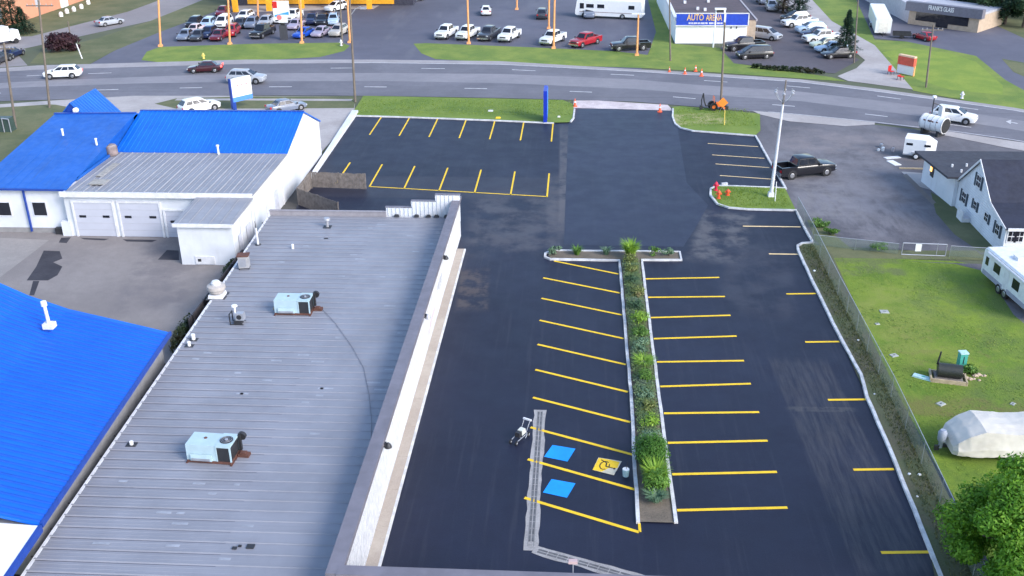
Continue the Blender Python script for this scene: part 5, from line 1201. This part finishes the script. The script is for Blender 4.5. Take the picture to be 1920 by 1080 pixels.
p = G(1354, 212); t = thing('warning_sign', 'orange diamond warning sign leaning in front of the small tractor', 'sign', (p.x, p.y, .1)); MB().add([(0, 0, .5), (.6, 0, 1.1), (0, 0, 1.7), (-.6, 0, 1.1), (0, .04, .5), (.6, .04, 1.1), (0, .04, 1.7), (-.6, .04, 1.1)], [(0, 1, 2, 3), (7, 6, 5, 4), (0, 4, 5, 1), (1, 5, 6, 2), (2, 6, 7, 3), (3, 7, 4, 0)]).build('sign_plate', plain('sign_orange', (.85, .25, .03)), t); MB().cyl((-.3, .1, 0), (0, .05, .8), .02).cyl((.3, .1, 0), (0, .05, .8), .02).build('stand', silver, t)
# white barrel tank with dark open end
p = G(1749, 252); t = thing('barrel_tank', 'big white ribbed barrel tank with a dark open end beside the road', 'tank', (p.x, p.y, 0), rz=R_(-50)); t.scale = (.88, .88, .88)
MB().cyl((-1.5, 0, 1.35), (1.45, 0, 1.35), .95, .95, 24).build('shell', white_p, t, smooth=40); MB().cyl((1.44, 0, 1.35), (1.5, 0, 1.35), .86, .86, 24).build('open_end', black, t)
mb = MB()
for x in (-1.4, -.7, 0, .7, 1.38): mb.cyl((x - .04, 0, 1.35), (x + .04, 0, 1.35), .985, .985, 24)
mb.build('hoops', plain('hoop_grey', (.5, .5, .52)), t); MB().box(-1.2, -.9, -.8, .8, 0, .7).box(.8, 1.1, -.8, .8, 0, .7).build('cradle', darkm, t)
mb = MB(); rnd = random.Random(9)
for i in range(9):
    a = rnd.uniform(1.8, 2.9); x = rnd.uniform(-1.2, 1.0); y, z = -.96 * math.sin(a - .6), 1.35 + .96 * math.cos(a - 1.9) * .4; mb.box(x, x + .2, y - .02, y + .02, z, z + .15)
mb.build('stains', rust, t)
t, dx, h = pole('sign_pole', 'dark pole with white lamp top and hanging white sign behind the barrel tank', (1744, 232), (1752, 184), .07, .06, darkm, 'sign pole')
MB().lathe((dx, 0, h), [(.18, 0), (.26, .1), (.2, .26)], 10).build('lamp', white_p, t); MB().tube([(dx, 0, h - .5), (dx + 1.0, 0, h - .9)], .05).build('bracket', darkm, t); MB().box(dx + .85, dx + 1.1, -.6, .6, h - 2.6, h - .8).build('sign_board', white_p, t)
# odds and ends by the cargo trailer
D = [((1652, 276), 'grey bucket in the leftmost of the litter by the trailer', .2, .35, silver), ((1647, 283), 'small white tub lying left of the trailer clutter', .16, .22, white_p), ((1655, 283), 'white bucket standing in the trailer clutter', .17, .4, white_p), ((1674, 284), 'pinkish bucket nearest the trailer', .17, .38, plain('bucket_pink', (.6, .5, .5)))]
for (px, lab, r, h, m_) in D:
    p = G(*px); t = thing('bucket', lab, 'bucket', (p.x, p.y, 0), 'buckets near the cargo trailer'); MB().cyl((0, 0, 0), (0, 0, h), r * .85, r, 12).build('pail', m_, t); MB().tube([(-r, 0, h), (0, -.05, h + .14), (r, 0, h)], .012, 4).build('handle', darkm, t)
for (px, py, w_, d_, lab, m_) in ((1690, 308, 1.4, .8, 'long pale board lying left of the trailer wheel', off_white), (1674, 303, .8, .5, 'white panel lying in the clutter beside the trailer', white_p), (1676, 293, 1.8, 1.0, 'grey sheet of scrap lying by the trailer', silver)):
    pass
for (px, py, w_, d_, lab, m_) in ((1676, 306, .35, .75, 'white panel lying flat between trailer and concrete pad', white_p), (1673, 296, .8, .3, 'pale board lying left of the trailer wheel', off_white)):
    p = G(px, py); o = MB().box(-w_, w_, -d_, d_, 0, .05).xf((p.x, p.y, .01), .3).build('scrap_panel', m_); tag(o, lab, 'panel', 'scrap by the trailer')
p = G(1714, 317); o = MB().box(-1.4, 1.4, -.08, .08, 0, .12).xf((p.x, p.y, .01), -.05).build('timber_beam', wood_lt); tag(o, 'pale timber beam lying by the white house annex', 'beam')
# gate and wire fence
gt = thing('chain_gate', 'galvanised gate with a small white sign on the lawn driveway', 'gate', (26.6, 73.4, 0), world=True)
a, b = G(1690, 478), G(1772, 481)
mb = MB(); mb.tube([(a.x, a.y, .05), (a.x, a.y, 1.0), (b.x, b.y, 1.0), (b.x, b.y, .05), (a.x, a.y, .05)], .035); mb.tube([((a.x + b.x) / 2 + 1, a.y, .05), ((a.x + b.x) / 2 + 1, a.y, 1.0)], .025); mb.build('frame', silver, gt)
MB().box(a.x + .95, a.x + 1.4, a.y - .08, a.y - .05, .35, 1.0).build('notice', white_p, gt)
def wiremat(name, cov, col):
    m, t, b = newmat(name, .5, .4); b.inputs['Base Color'].default_value = (*col, 1)
    tc = t.nodes.new('ShaderNodeTexCoord'); sp = t.nodes.new('ShaderNodeSeparateXYZ'); t.links.new(tc.outputs['Object'], sp.inputs[0])
    h = mth(t, 'ADD', sp.outputs[0], sp.outputs[1]); k = 14
    def lines(s):
        v = mth(t, 'FRACT', mth(t, 'MULTIPLY', mth(t, 'ADD', h, mth(t, 'MULTIPLY', sp.outputs[2], s)), k)); return mth(t, 'LESS_THAN', v, cov)
    f = mth(t, 'MAXIMUM', lines(1), lines(-1))
    tr = t.nodes.new('ShaderNodeBsdfTransparent'); ms = t.nodes.new('ShaderNodeMixShader'); t.links.new(f, ms.inputs[0]); t.links.new(tr.outputs[0], ms.inputs[1]); t.links.new(b.outputs[0], ms.inputs[2])
    t.links.new(ms.outputs[0], t.nodes['Material Output'].inputs[0]); return m
wire = wiremat('wire_mesh', .2, (.24, .31, .27))
post_m = plain('fence_post_grey', (.22, .25, .24), .6)
def wire_fence(name, label, pts, h, step=3.):
    t = thing(name, label, 'fence', (*pts[0], 0), world=True); mb = MB(); rl = MB()
    for p, q in zip(pts, pts[1:]):
        mb.face([(p[0], p[1], .06), (q[0], q[1], .06), (q[0], q[1], h), (p[0], p[1], h)]); rl.cyl((p[0], p[1], h), (q[0], q[1], h), .02, .02, 6)
    mb.build('wire_mesh', wire, t); rl.build('top_rail', silver, t)
    for p, q in zip(pts, pts[1:]):
        p, q = Vector(p), Vector(q); n = max(1, round((q - p).length / step))
        for i in range(n):
            a = p.lerp(q, i / n); MB().cyl((a.x, a.y, 0), (a.x, a.y, h + .03), .024, .02, 6).build('post', post_m, t)
    return t
wire_fence('wire_fence', 'long galvanised chain link fence between the car park verge and the lawn', [(18.75, 82.2), (18.75, 76), (18.55, 66), (18.45, 52), (18.1, 42), (17.8, 34)], 1.5)
wire_fence('wire_fence', 'low wire fence along the top of the lawn left of the gate', [(18.7, 75.2), (24.8, 73.6)], .9)
wire_fence('wire_fence', 'low wire fence along the top of the lawn right of the gate', [(28.6, 73.3), (31.6, 72.9)], .9)
# lawn objects
p = G(1780, 712); t = thing('garden_tank', 'black water tank on a timber frame in the middle of the lawn', 'water tank', (p.x, p.y, 0), rz=R_(-12))
MB().cyl((-.75, 0, .62), (.6, 0, .62), .42, .42, 18).build('tank', plain('tank_black', (.025, .028, .025), .5), t, smooth=40); MB().cyl((-.8, .1, .9), (-.72, .1, 1.75), .06, .05, 8).build('filler_pipe', black, t)
MB().box(-1.1, .9, -.6, -.5, .0, .25).box(-1.1, .9, .5, .6, .0, .25).box(-1.15, -1.05, -.6, .6, .1, .3).box(.85, .95, -.6, .6, .0, .25).build('timber_frame', wood_lt, t); MB().box(-.9, .7, -.45, .45, .05, .22).build('platform', wood_dk, t)
p = G(1801, 690); t = thing('utility_box', 'upright teal plastic box behind the black water tank', 'utility box', (p.x, p.y, 0), rz=.1); MB().box(-.22, .22, -.2, .2, 0, 1.05).build('case', teal, t); MB().box(-.25, .25, -.23, .23, 1.05, 1.13).build('lid', paleblue, t); MB().box(-.02, .02, -.22, -.2, .4, .9).build('latch', darkm, t)
p = G(1731, 709); t = thing('plastic_lid', 'pale blue plastic lid lying on the lawn left of the black tank', 'lid', (p.x, p.y, 0), rz=R_(-32)); MB().box(-.62, .62, -.22, .22, 0, .1, .03, .03).build('panel', paleblue, t); MB().box(-.1, .1, -.05, .05, .1, .12).build('handle', teal, t)
for (px, py, lab) in ((1822, 712, 'pale pile of broken stones right of the water tank'), (1832, 705, 'small wood pile at the right of the stones')):
    p = G(px, py); mb = MB()
    for i in range(7):
        x, y, s = random.uniform(-.45, .45), random.uniform(-.15, .15), random.uniform(.06, .16); mb.lathe((x, y, 0), [(s, 0), (s * 1.1, s * .5), (s * .5, s)], 6)
    mb.xf((p.x, p.y, 0)); o = mb.build('stone_pile', tan); tag(o, lab, 'stones')
for i, (px, py, lab) in enumerate(((1658, 585, 'largest of the grey lids set in the lawn near the wire fence'), (1645, 608, 'smallest grey lid in the lawn below the largest one'), (1676, 667, 'dark grey lid in the lawn halfway to the water tank'), (1764, 758, 'pale lid in the grass between the tank and the boat'), (1899, 758, 'pale lid in the grass at the right edge above the boat'))):
    p = G(px, py); s = (.3, .15, .24, .24, .16)[i]; t = thing('ground_lid', lab, 'lid', (p.x, p.y, 0), 'flat utility lids in the lawn', rz=.2 * i); MB().box(-s, s, -s * .8, s * .8, 0, .06, .02, .02).build('cover', plain('lid_grey', (.36, .38, .36), .8), t); MB().box(-s * .3, s * .3, -.02, .02, .06, .075).build('handle', darkm, t)
for i, (px, py, lab) in enumerate(((1705, 889, 'white litter scrap on the verge by the kerb, upper'), (1724, 890, 'white litter scrap close to the wire fence'), (1720, 931, 'white litter scrap on the verge, lower'), (1640, 739, 'white litter scrap where the kerb bends'), (1527, 508, 'pale litter scrap at the top of the verge'), (1609, 638, 'pale litter scrap by the fence in the middle of the verge'))):
    p = G(px, py, .06); s = random.uniform(.07, .12); o = MB().lathe((p.x, p.y, .06), [(s, 0), (s * .9, s * .4), (s * .3, s * .7)], 6).build('litter', white_p); tag(o, lab, 'litter', 'white litter on the verge')
# stencil, bucket, line striper
p = G(1138, 874); t = thing('wheelchair_stencil', 'yellow painted stencil sheet with a black wheelchair symbol on the asphalt', 'stencil', (p.x, p.y, .03), world=True)
Q = [G(1122, 859), G(1166, 866), G(1151, 892), G(1111, 882)]; c = sum(Q, Vector()) / 4
sheet = MB().prism(Q, .03, .04).build('sheet', plain('stencil_pale', (.60, .55, .42), .7), t)
def lq(u, v): return Q[3].lerp(Q[2], u).lerp(Q[0].lerp(Q[1], u), v)
MB().prism([lq(.0, .0), lq(.42, .02), lq(.62, .35), lq(.98, .5), lq(.93, .92), lq(.5, .97), lq(.02, .98)], .04, .043).build('yellow_overspray', yellow, sheet)
mb = MB(); kk = .043
def sym(pts, w_):
    for a_, b_2 in zip(pts, pts[1:]): mb.bar(a_, b_2, w_, kk, kk + .004)
sym([lq(.40 + .19 * math.cos(a * math.pi / 10), .50 + .30 * math.sin(a * math.pi / 10)) for a in range(3, 18)], .06)
sym([lq(.80, .42), lq(.48, .45), lq(.44, .70), lq(.26, .80), lq(.16, .86)], .07); sym([lq(.62, .44), lq(.58, .66)], .05); mb.cyl((*lq(.87, .41)[:2], kk), (*lq(.87, .41)[:2], kk + .005), .07, .07, 12)
mb.build('wheelchair_symbol', black, sheet)
p = G(1173, 893); t = thing('paint_bucket', 'pale blue paint bucket with a stick beside the yellow stencil', 'bucket', (p.x, p.y, .03)); MB().cyl((0, 0, 0), (0, 0, .42), .15, .18, 16).build('pail', paleblue, t, smooth=40); MB().cyl((0, 0, .42), (0, 0, .43), .165, .165, 16).build('paint_surface', white_p, t); MB().cyl((.02, .02, .4), (.08, .1, .8), .012, .012, 5).build('stick', darkm, t)
p = G(976, 822); t = thing('line_striper', 'walk-behind line marking machine with pale tank parked by the drain strip', 'line striper', (p.x, p.y, .025), rz=R_(62)); t.scale = (.85, .85, .85)
MB().tube([(-.75, -.22, .22), (.35, -.28, .25), (.55, 0, .3), (.35, .28, .25), (-.75, .22, .22)], .03).tube([(-.3, -.25, .25), (-.3, .25, .25)], .025).build('frame', silver, t)
MB().box(-.1, .35, -.2, .2, .3, .62, .03, .03).build('paint_tank', plain('tank_cream', (.62, .64, .58), .5), t); MB().box(-.42, -.12, -.18, .18, .28, .6, .02, .02).build('engine', darkm, t)
for x, y, r in ((-.85, -.22, .15), (-.85, .22, .15), (.45, -.34, .16), (.45, .34, .16)):
    ww = MB().cyl((x, y - .04, r), (x, y + .04, r), r, r, 14).build('wheel', black, t); MB().cyl((x, y - .045, r), (x, y + .045, r), r * .45, r * .45, 8).build('rim', silver, ww)
MB().tube([(.35, -.2, .3), (.85, -.22, .95), (.85, .22, .95), (.35, .2, .3)], .022).build('handlebar', silver, t); MB().box(.8, .92, -.3, .3, .9, 1.0).build('grip', off_white, t); MB().tube([(.3, -.3, .35), (.1, -.42, .3), (-.1, -.42, .18)], .025).build('spray_arm', silver, t)
# small things left edge
p = G(12, 245); t = thing('green_bin', 'dark green bin frame beside the utility pole on the left lawn', 'bin', (p.x, p.y, 0)); MB().box(-1.2, .9, -.7, .7, 0, 1.5, .1, .1).build('bin_body', plain('bin_green', (.04, .07, .06), .5), t); MB().tube([(.2, -.75, 0), (.2, -.75, 1.6), (.95, -.75, 1.5), (.95, -.75, 0)], .06).build('frame', silver, t)
mb = MB()
for i, (px, py, lab) in enumerate(((115, 31, 'leftmost white stone below the brick building'), (126, 25, 'second white stone below the brick building'), (139, 21, 'third white stone below the brick building'), (153, 16, 'fourth white stone below the brick building'), (166, 8, 'last white stone at the top of the bank'))):
    p = G(px, py); o = MB().lathe((p.x, p.y, 0), [(.35, 0), (.38, .5), (.2, .8)], 8).build('white_stone', white_p); tag(o, lab, 'stone', 'white stones along the bank')
t = thing('white_truck', 'white box truck cut by the left edge near the dark conifers', 'truck', (G(2, 84).x, G(2, 84).y, 0), rz=R_(55)); MB().box(-2.5, 1.2, -1, 1, .6, 2.7).build('box', white_p, t); MB().box(1.25, 2.8, -.95, .95, .5, 2.0, .15, .05).build('cab', white_p, t); MB().box(2.5, 2.72, -.8, .8, 1.2, 1.8).build('windscreen', glass, t)
for x in (-1.5, 2.0):
    for s in (1, -1): MB().cyl((x, s * .8, .4), (x, s * 1.02, .4), .4, .4, 12).build('wheel', black, t)
p = G(1690, 71); t = thing('flat_trailer', 'dark low utility trailer between the cargo trailer and the red car', 'trailer', (p.x, p.y, 0), rz=-.2); MB().box(-1.3, 1.3, -.7, .7, .4, .55).box(-1.3, 1.3, -.7, -.65, .55, .9).box(-1.3, 1.3, .65, .7, .55, .9).build('bed', darkm, t); MB().cyl((0, -.8, .3), (0, -.7, .3), .3, .3, 12).build('wheel', black, t); MB().cyl((0, .7, .3), (0, .8, .3), .3, .3, 12).build('wheel', black, t)
MB().bar((1.3, 0), (2.2, 0), .08, .4, .48).build('drawbar', darkm, t)
for i, (px, py, s, lab, m_) in enumerate(((934, 223, .28, 'small yellow utility cover on the grass island', yellow), (1048, 221, .16, 'small white cover near the blue pylon', white_p), (920, 210, .3, 'pale flat stones in the grass island', kerb_w))):
    p = G(px, py); o = MB().box(-s, s, -s * .7, s * .7, .1, .22, .04, .04).xf((p.x, p.y, 0)).build('utility_cover', m_); tag(o, lab, 'utility cover')

# ================================================================== PLANTS
def shrub(name, label, loc, rad, n, size, mat, seed, group=None, cat='shrub', stems=3, lobes=7):
    t = thing(name, label, cat, loc, group); mb = MB(); leaves(mb, (0, 0, rad[2]), rad, n, size, seed, lobes=lobes, lr=.5); mb.build('foliage', mat, t, fix=False)
    st = MB(); rnd = random.Random(seed)
    for k in range(stems): st.cyl((rnd.uniform(-.05, .05), rnd.uniform(-.05, .05), 0), (rnd.uniform(-.5, .5) * rad[0], rnd.uniform(-.5, .5) * rad[1], rad[2] * 1.1), .025, .01, 5)
    st.build('stems', bark, t); return t
def grassy(name, label, loc, h, r, n, mat, seed, group=None, cat='plant'):
    """arching blades from one root"""
    t = thing(name, label, cat, loc, group); mb = MB(); rnd = random.Random(seed)
    for i in range(n):
        a = rnd.uniform(0, 6.283); l = rnd.uniform(.5, 1); d = Vector((math.cos(a), math.sin(a), 0)); s = Vector((-d.y, d.x, 0)) * rnd.uniform(.015, .035)
        b0 = d * rnd.uniform(0, r * .35); b1 = b0 + d * r * l * .35 + Vector((0, 0, h * l * .7)); b2 = b0 + d * r * l + Vector((0, 0, h * l * rnd.uniform(.6, 1.05)))
        mb.add([b0 - s, b0 + s, b1 + s * 1.2, b1 - s * 1.2, b2], [(0, 1, 2, 3), (3, 2, 4)])
    mb.build('foliage', mat, t, fix=False); MB().cyl((0, 0, 0), (0, 0, .12), .1, .06, 6).build('crown_base', soil, t); return t
LM = [leaf_md, leaf_bl, leaf_olive, leaf_lt, leaf_dk]
leaf_str = leafmat('leaf_strip_dark', (.04, .09, .045), (.09, .16, .08))
pl = 'plants along the kerbed planting strip'
rows = [ # y, x, kind, radius/height, material, words
 (70.9, 4.2, 's', .85, leaf_olive, 'olive bush just south of the tall lime plume in the planting strip'), (69.2, 4.15, 's', .7, leaf_olive, 'low straw coloured bush high in the planting strip'), (67.2, 4.2, 's', .75, leaf_str, 'dark green bush beside the second right hand line'),
 (65.2, 4.3, 's', .9, leaf_olive, 'wide olive and rust tinted bush beside the third right hand line'), (63.0, 4.2, 's', .8, leaf_str, 'dark bush between an olive bush and a lime plant'), (61.0, 4.35, 's', .95, leaf_lt, 'bright lime bush beside the fourth right hand line'),
 (59.0, 4.3, 's', .75, leaf_md, 'mid green bush below the bright lime one'), (57.0, 4.2, 's', .85, leaf_bl, 'blue green bush halfway down the strip'), (55.0, 4.35, 'g', .95, leaf_lt, 'yellow green arching grass clump in mid strip'),
 (53.2, 4.3, 's', .8, leaf_md, 'fresh green bush below the arching clump'), (51.4, 4.2, 's', .75, leaf_bl, 'blue grey bush in the lower strip'), (49.7, 4.25, 's', .7, leaf_olive, 'faded olive bush in the lower strip'),
 (48.2, 4.3, 's', .8, leaf_lt, 'lime green shrub above the clipped round bush'), (46.6, 4.2, 's', .75, leaf_bl, 'blue green shrub just above the clipped round bush')]
for i, (y, x, k, r, m_, lab) in enumerate(rows):
    if k == 's': shrub('shrub', lab, (x, y, .08), (r * .78, r * .95, r * .48), 520, .085, m_, 100 + i, pl, lobes=9)
    else: grassy('grass_clump', lab, (x, y, .08), r * .8, r * .8, 260, m_, 100 + i, pl)
for i, (y, x) in enumerate(((70, 3.9), (66.2, 4.5), (64, 3.9), (62, 4.7), (60, 3.95), (58, 4.6), (56, 3.95), (54.1, 4.6), (52.3, 4.7), (50.5, 3.95), (49, 4.6), (47.4, 3.95))):
    pass
mb = MB(); rnd = random.Random(3)
for i in range(30000):
    y = rnd.uniform(43, 71.3); x = rnd.gauss(4.2, .35)
    if not 3.55 < x < 4.9: continue
    s = rnd.uniform(.03, .075); h = rnd.uniform(.02, .30) + .22 * max(0, math.sin(y * 2.1)) * rnd.random(); a = rnd.uniform(0, 6.28); d = Vector((math.cos(a), math.sin(a), rnd.uniform(-.3, .6))) * s; e = Vector((-d.y, d.x, rnd.uniform(-.3, .3) * s))
    P = Vector((x, y, .09 + h)); mb.add([P - d, P + e * .6, P + d, P - e * .6], [(0, 1, 2, 3)])
o = mb.build('ground_cover', leafmat('leaf_cover', (.09, .17, .06), (.22, .28, .10), (.16, .22, .14)), fix=False); tag(o, 'mixed low green ground cover filling the planting strip', 'ground cover', kind='stuff')
tb = 'plants in the crossbar of the planting strip'
shrub('shrub', 'blue green bush at the left end of the crossbar planter', (-1.5, 72.4, .08), (.62, .4, .38), 380, .08, leaf_bl, 201, tb)
grassy('grass_clump', 'spiky green clump second from the left in the crossbar planter', (0.15, 72.5, .08), .75, .55, 130, leaf_md, 202, tb)
grassy('grass_clump', 'thin spiky clump in the middle left of the crossbar planter', (2.4, 72.6, .08), .8, .55, 80, leaf_bl, 203, tb)
grassy('grass_clump', 'tall bright lime plume where the strip meets the crossbar', (4.25, 72.0, .08), 1.55, .8, 520, leaf_lt, 204, tb)
shrub('shrub', 'round green bush right of the lime plume in the crossbar planter', (6.15, 72.5, .08), (.5, .4, .42), 300, .08, leaf_md, 205, tb)
shrub('shrub', 'blue green bush at the right end of the crossbar planter', (7.2, 72.5, .08), (.6, .42, .38), 340, .08, leaf_bl, 206, tb)
shrub('clipped_bush', 'large round dark green clipped bush near the south end of the planting strip', (4.3, 44.5, .08), (1.2, 1.0, .85), 14000, .06, leafmat('leaf_clip', (.05, .15, .02), (.11, .25, .035), None, .3), 301, lobes=24)
shrub('shrub', 'bright yellow green bushy shrub in front of the clipped round bush', (4.2, 42.3, .08), (.68, .7, .55), 3200, .075, leafmat('leaf_bright', (.09, .22, .03), (.20, .36, .06)), 302, lobes=20)
grassy('tall_weed', 'tall wispy yellow green weed rising out of the bright shrub', (4.25, 42.7, .08), 1.5, .75, 420, leaf_lt, 305)
grassy('grass_clump', 'pale fine grass tuft at the foot of the yellow green shrub', (4.2, 41.5, .08), .6, .65, 260, leaf_bl, 303)
shrub('maroon_bush', 'rounded dark maroon bush on the grass wedge at upper left', (G(124, 95).x, G(124, 95).y, 0), (3.0, 2.4, 1.35), 4200, .22, leaf_br, 304, lobes=14)
for i, (px, py, r, lab) in enumerate(((1645, 470, .9, 'small green bush left of the lawn gate'), (1535, 425, .8, 'leafy weed clump beside the kerb and old asphalt'), (1556, 440, .7, 'leafy weed clump farther from the kerb'), (1815, 700, .6, 'light green sapling beside the teal box'))):
    p = G(px, py); shrub('weed_bush', lab, (p.x, p.y, 0), (r, r * .7, r * .45), 500, .09, leaf_md, 320 + i)
mb = MB(); rnd = random.Random(11)   # hedge stuff: low hedge in front of the showroom lot
hd = thing('low_hedge', 'low dark clipped hedge in front of the showroom lot', 'hedge', (28, 135, 0), world=True)
pts = [G(x, y) for x, y in ((1412, 128), (1455, 132), (1500, 136), (1545, 139))]
for i in range(3):
    for k in range(5):
        c = pts[i].lerp(pts[i + 1], k / 5); leaves(mb, (c.x, c.y, .35), (.85, .45, .45), 160, .14, rnd.random(), lobes=5)
mb.build('foliage', leaf_dk, hd, fix=False)
def conifer(label, px, py, h, r, mat, seed, n=5200, group='conifers'):
    p = G(px, py); t = thing('conifer', label, 'tree', (p.x, p.y, 0), group); rnd = random.Random(seed); mb = MB()
    MB().cyl((0, 0, 0), (0, 0, h * .95), .22, .04, 8).build('trunk', bark, t)
    for i in range(n):
        u = rnd.random() ** .75; z = h * (.08 + .92 * (1 - u)); tier = .78 + .22 * math.sin(z * 5.2 + math.sin(seed)); rr = r * u * tier * rnd.uniform(.55, 1.05) + .05; a = rnd.uniform(0, 6.283)
        rr *= .85 + .2 * math.sin(a * 5 + z * 2)
        P = Vector((rr * math.cos(a), rr * math.sin(a), z - rr * .18)); d = Vector((math.cos(a), math.sin(a), rnd.uniform(-.5, .1))) * rnd.uniform(.18, .34); s = Vector((-math.sin(a), math.cos(a), rnd.uniform(-.3, .3))) * rnd.uniform(.06, .13)
        mb.add([P - s, P + s, P + d], [(0, 1, 2)])
    mb.build('crown', mat, t, fix=False); return t
con = leafmat('needle_green', (.012, .035, .022), (.03, .07, .04)); conb = leafmat('needle_brown', (.05, .04, .03), (.10, .08, .05))
conifer('dark spruce tree overhanging the near end of the diagonal car row', 1583, 104, 6.3, 2.5, con, 1)
conifer('dark conifer cut by the top edge beside the concrete drive', 1497, 26, 6.5, 2.3, con, 2); conifer('brownish conifer left of the dark one at the top edge', 1468, 24, 6, 1.9, conb, 3, 3000)
conifer('dark conifer at the top left corner in front of the brick building', 28, 62, 9, 2.8, con, 4); conifer('second dark conifer at the very left edge', 5, 66, 9.5, 2.6, con, 5); conifer('low spreading conifer right of the two dark ones at top left', 46, 62, 4.2, 2.9, con, 6, 3000)
# big green tree, bottom right
def tree(name, label, x, y, h, cz, rad, n, size, mat, seed, group=None, lobes=26, lr=.33):
    t = thing(name, label, 'tree', (x, y, 0), group); mb = MB(); leaves(mb, (0, 0, cz), rad, n, size, seed, lobes=lobes, lr=lr, shell=.25); mb.build('crown', mat, t, fix=False)
    tr = MB().cyl((0, 0, 0), (.1, 0, cz * .7), .28, .17, 10).cyl((.1, 0, cz * .7), (.2, .1, cz * 1.2), .17, .06, 8); tr.build('trunk', bark, t)
    rnd = random.Random(seed); lb = MB()
    for k in range(7):
        a = k * .9; lb.cyl((.08, 0, cz * (.45 + .05 * k)), (rad[0] * .65 * math.cos(a), rad[1] * .65 * math.sin(a), cz + rad[2] * rnd.uniform(-.3, .4)), .09, .03, 6)
    lb.build('limbs', bark, t); return t
tree('leafy_tree', 'large bright green leafy tree filling the bottom right corner', 19.6, 36.3, 6, 3.1, (4.3, 4.8, 3.2), 72000, .095, leaf_tree, 79, lobes=44, lr=.21)
# woodland top right
gw = 'trees behind the glass shop'
rnd = random.Random(21)
wl = [(1800, 24, 'leftmost dark tree behind the glass shop'), (1824, 34, 'dark tree just right of the glass shop roof'), (1850, 44, 'dark tree overhanging the grass bank'), (1880, 50, 'broad dark tree near the right edge'), (1915, 56, 'dark green tree cut by the right edge'), (1840, 18, 'tree in the second row above the shop'), (1872, 26, 'tree in the second row above the bank'), (1905, 32, 'tree in the second row at the right edge'), (1780, 6, 'far tree at the top behind the shop roof'), (1818, 4, 'far tree at the top edge'), (1860, 2, 'far tree at the top edge, near the corner'), (1900, 6, 'far tree in the top right corner'), (1950, 40, 'outermost tree at the top right corner')]
wm = [leafmat('wood_dark', (.008, .028, .014), (.025, .06, .028)), leafmat('wood_mid', (.015, .045, .018), (.04, .085, .035)), leafmat('wood_light', (.03, .06, .02), (.06, .11, .04))]
for i, (px, py, lab) in enumerate(wl):
    p = G(px, py); r = rnd.uniform(3.2, 4.4); tree('woodland_tree', lab, p.x + 1, p.y + 2, 7, 3.6, (r, r, 3.2), 3200, .26, wm[i % 3], 500 + i, gw, lobes=16)
# weeds and grass tufts along the verge: nobody could count them
mb = MB(); rnd = random.Random(5)
for i in range(7000):
    y = rnd.uniform(34, 75); xk = 17.3 if y > 50 else 17.3 - (50 - y) * .05; x = xk + .3 + abs(rnd.gauss(0, .6)) if i % 2 else 18.5 - (y < 52) * (52 - y) * .035 + rnd.gauss(0, .18)
    if x > 19.3: continue
    s = rnd.uniform(.03, .07); h = rnd.uniform(.03, .2); a = rnd.uniform(0, 6.28)
    P = Vector((x, y, .06)); d = Vector((math.cos(a), math.sin(a), 0)) * s * .5; mb.add([P - d, P + d, P + Vector((rnd.uniform(-.08, .08), rnd.uniform(-.08, .08), h))], [(0, 1, 2)])
o = mb.build('verge_weeds', leafmat('leaf_weed', (.06, .09, .025), (.16, .16, .07)), fix=False); tag(o, 'thin weeds and dry grass along the kerb verge and fence', 'weeds', kind='stuff')
mb = MB()
for (x0, x1, y0, y1, n) in ((-25.8, -.8, 112.6, 119.3, 3000), (11.2, 19.6, 108.6, 116, 1500), (12.4, 18.6, 83.5, 88.5, 1200)):
    for i in range(n):
        P = Vector((rnd.uniform(x0, x1), rnd.uniform(y0, y1), .1)); a = rnd.uniform(0, 6.28); d = Vector((math.cos(a), math.sin(a), 0)) * .04; mb.add([P - d, P + d, P + Vector((rnd.uniform(-.06, .06), rnd.uniform(-.06, .06), rnd.uniform(.06, .16)))], [(0, 1, 2)])
o = mb.build('island_grass', leafmat('leaf_grass', (.16, .25, .03), (.28, .36, .07), None, .5), fix=False); tag(o, 'short mown grass blades on the kerbed grass islands', 'grass', kind='stuff')

mb = MB(); rnd = random.Random(31)
for i in range(26000):
    x, y = rnd.uniform(18.9, 34), rnd.uniform(33, 73)
    if 29 < x and y > 63: continue
    k = math.sin(x * 1.3 + math.sin(y * .7) * 2) + math.sin(y * .9 + x * .4)
    if rnd.random() > .35 + .3 * k: continue
    P = Vector((x, y, .03)); a = rnd.uniform(0, 6.28); l = rnd.uniform(.05, .13); d = Vector((math.cos(a), math.sin(a), rnd.uniform(.0, .5))) * l; e = Vector((-math.sin(a), math.cos(a), 0)) * l * .35
    mb.add([P - e, P + e, P + d], [(0, 1, 2)])
o = mb.build('lawn_grass', leafmat('leaf_lawn', (.10, .20, .02), (.26, .33, .05), None, .2), fix=False); tag(o, 'tufts of rough grass scattered over the fenced lawn', 'grass', kind='stuff')
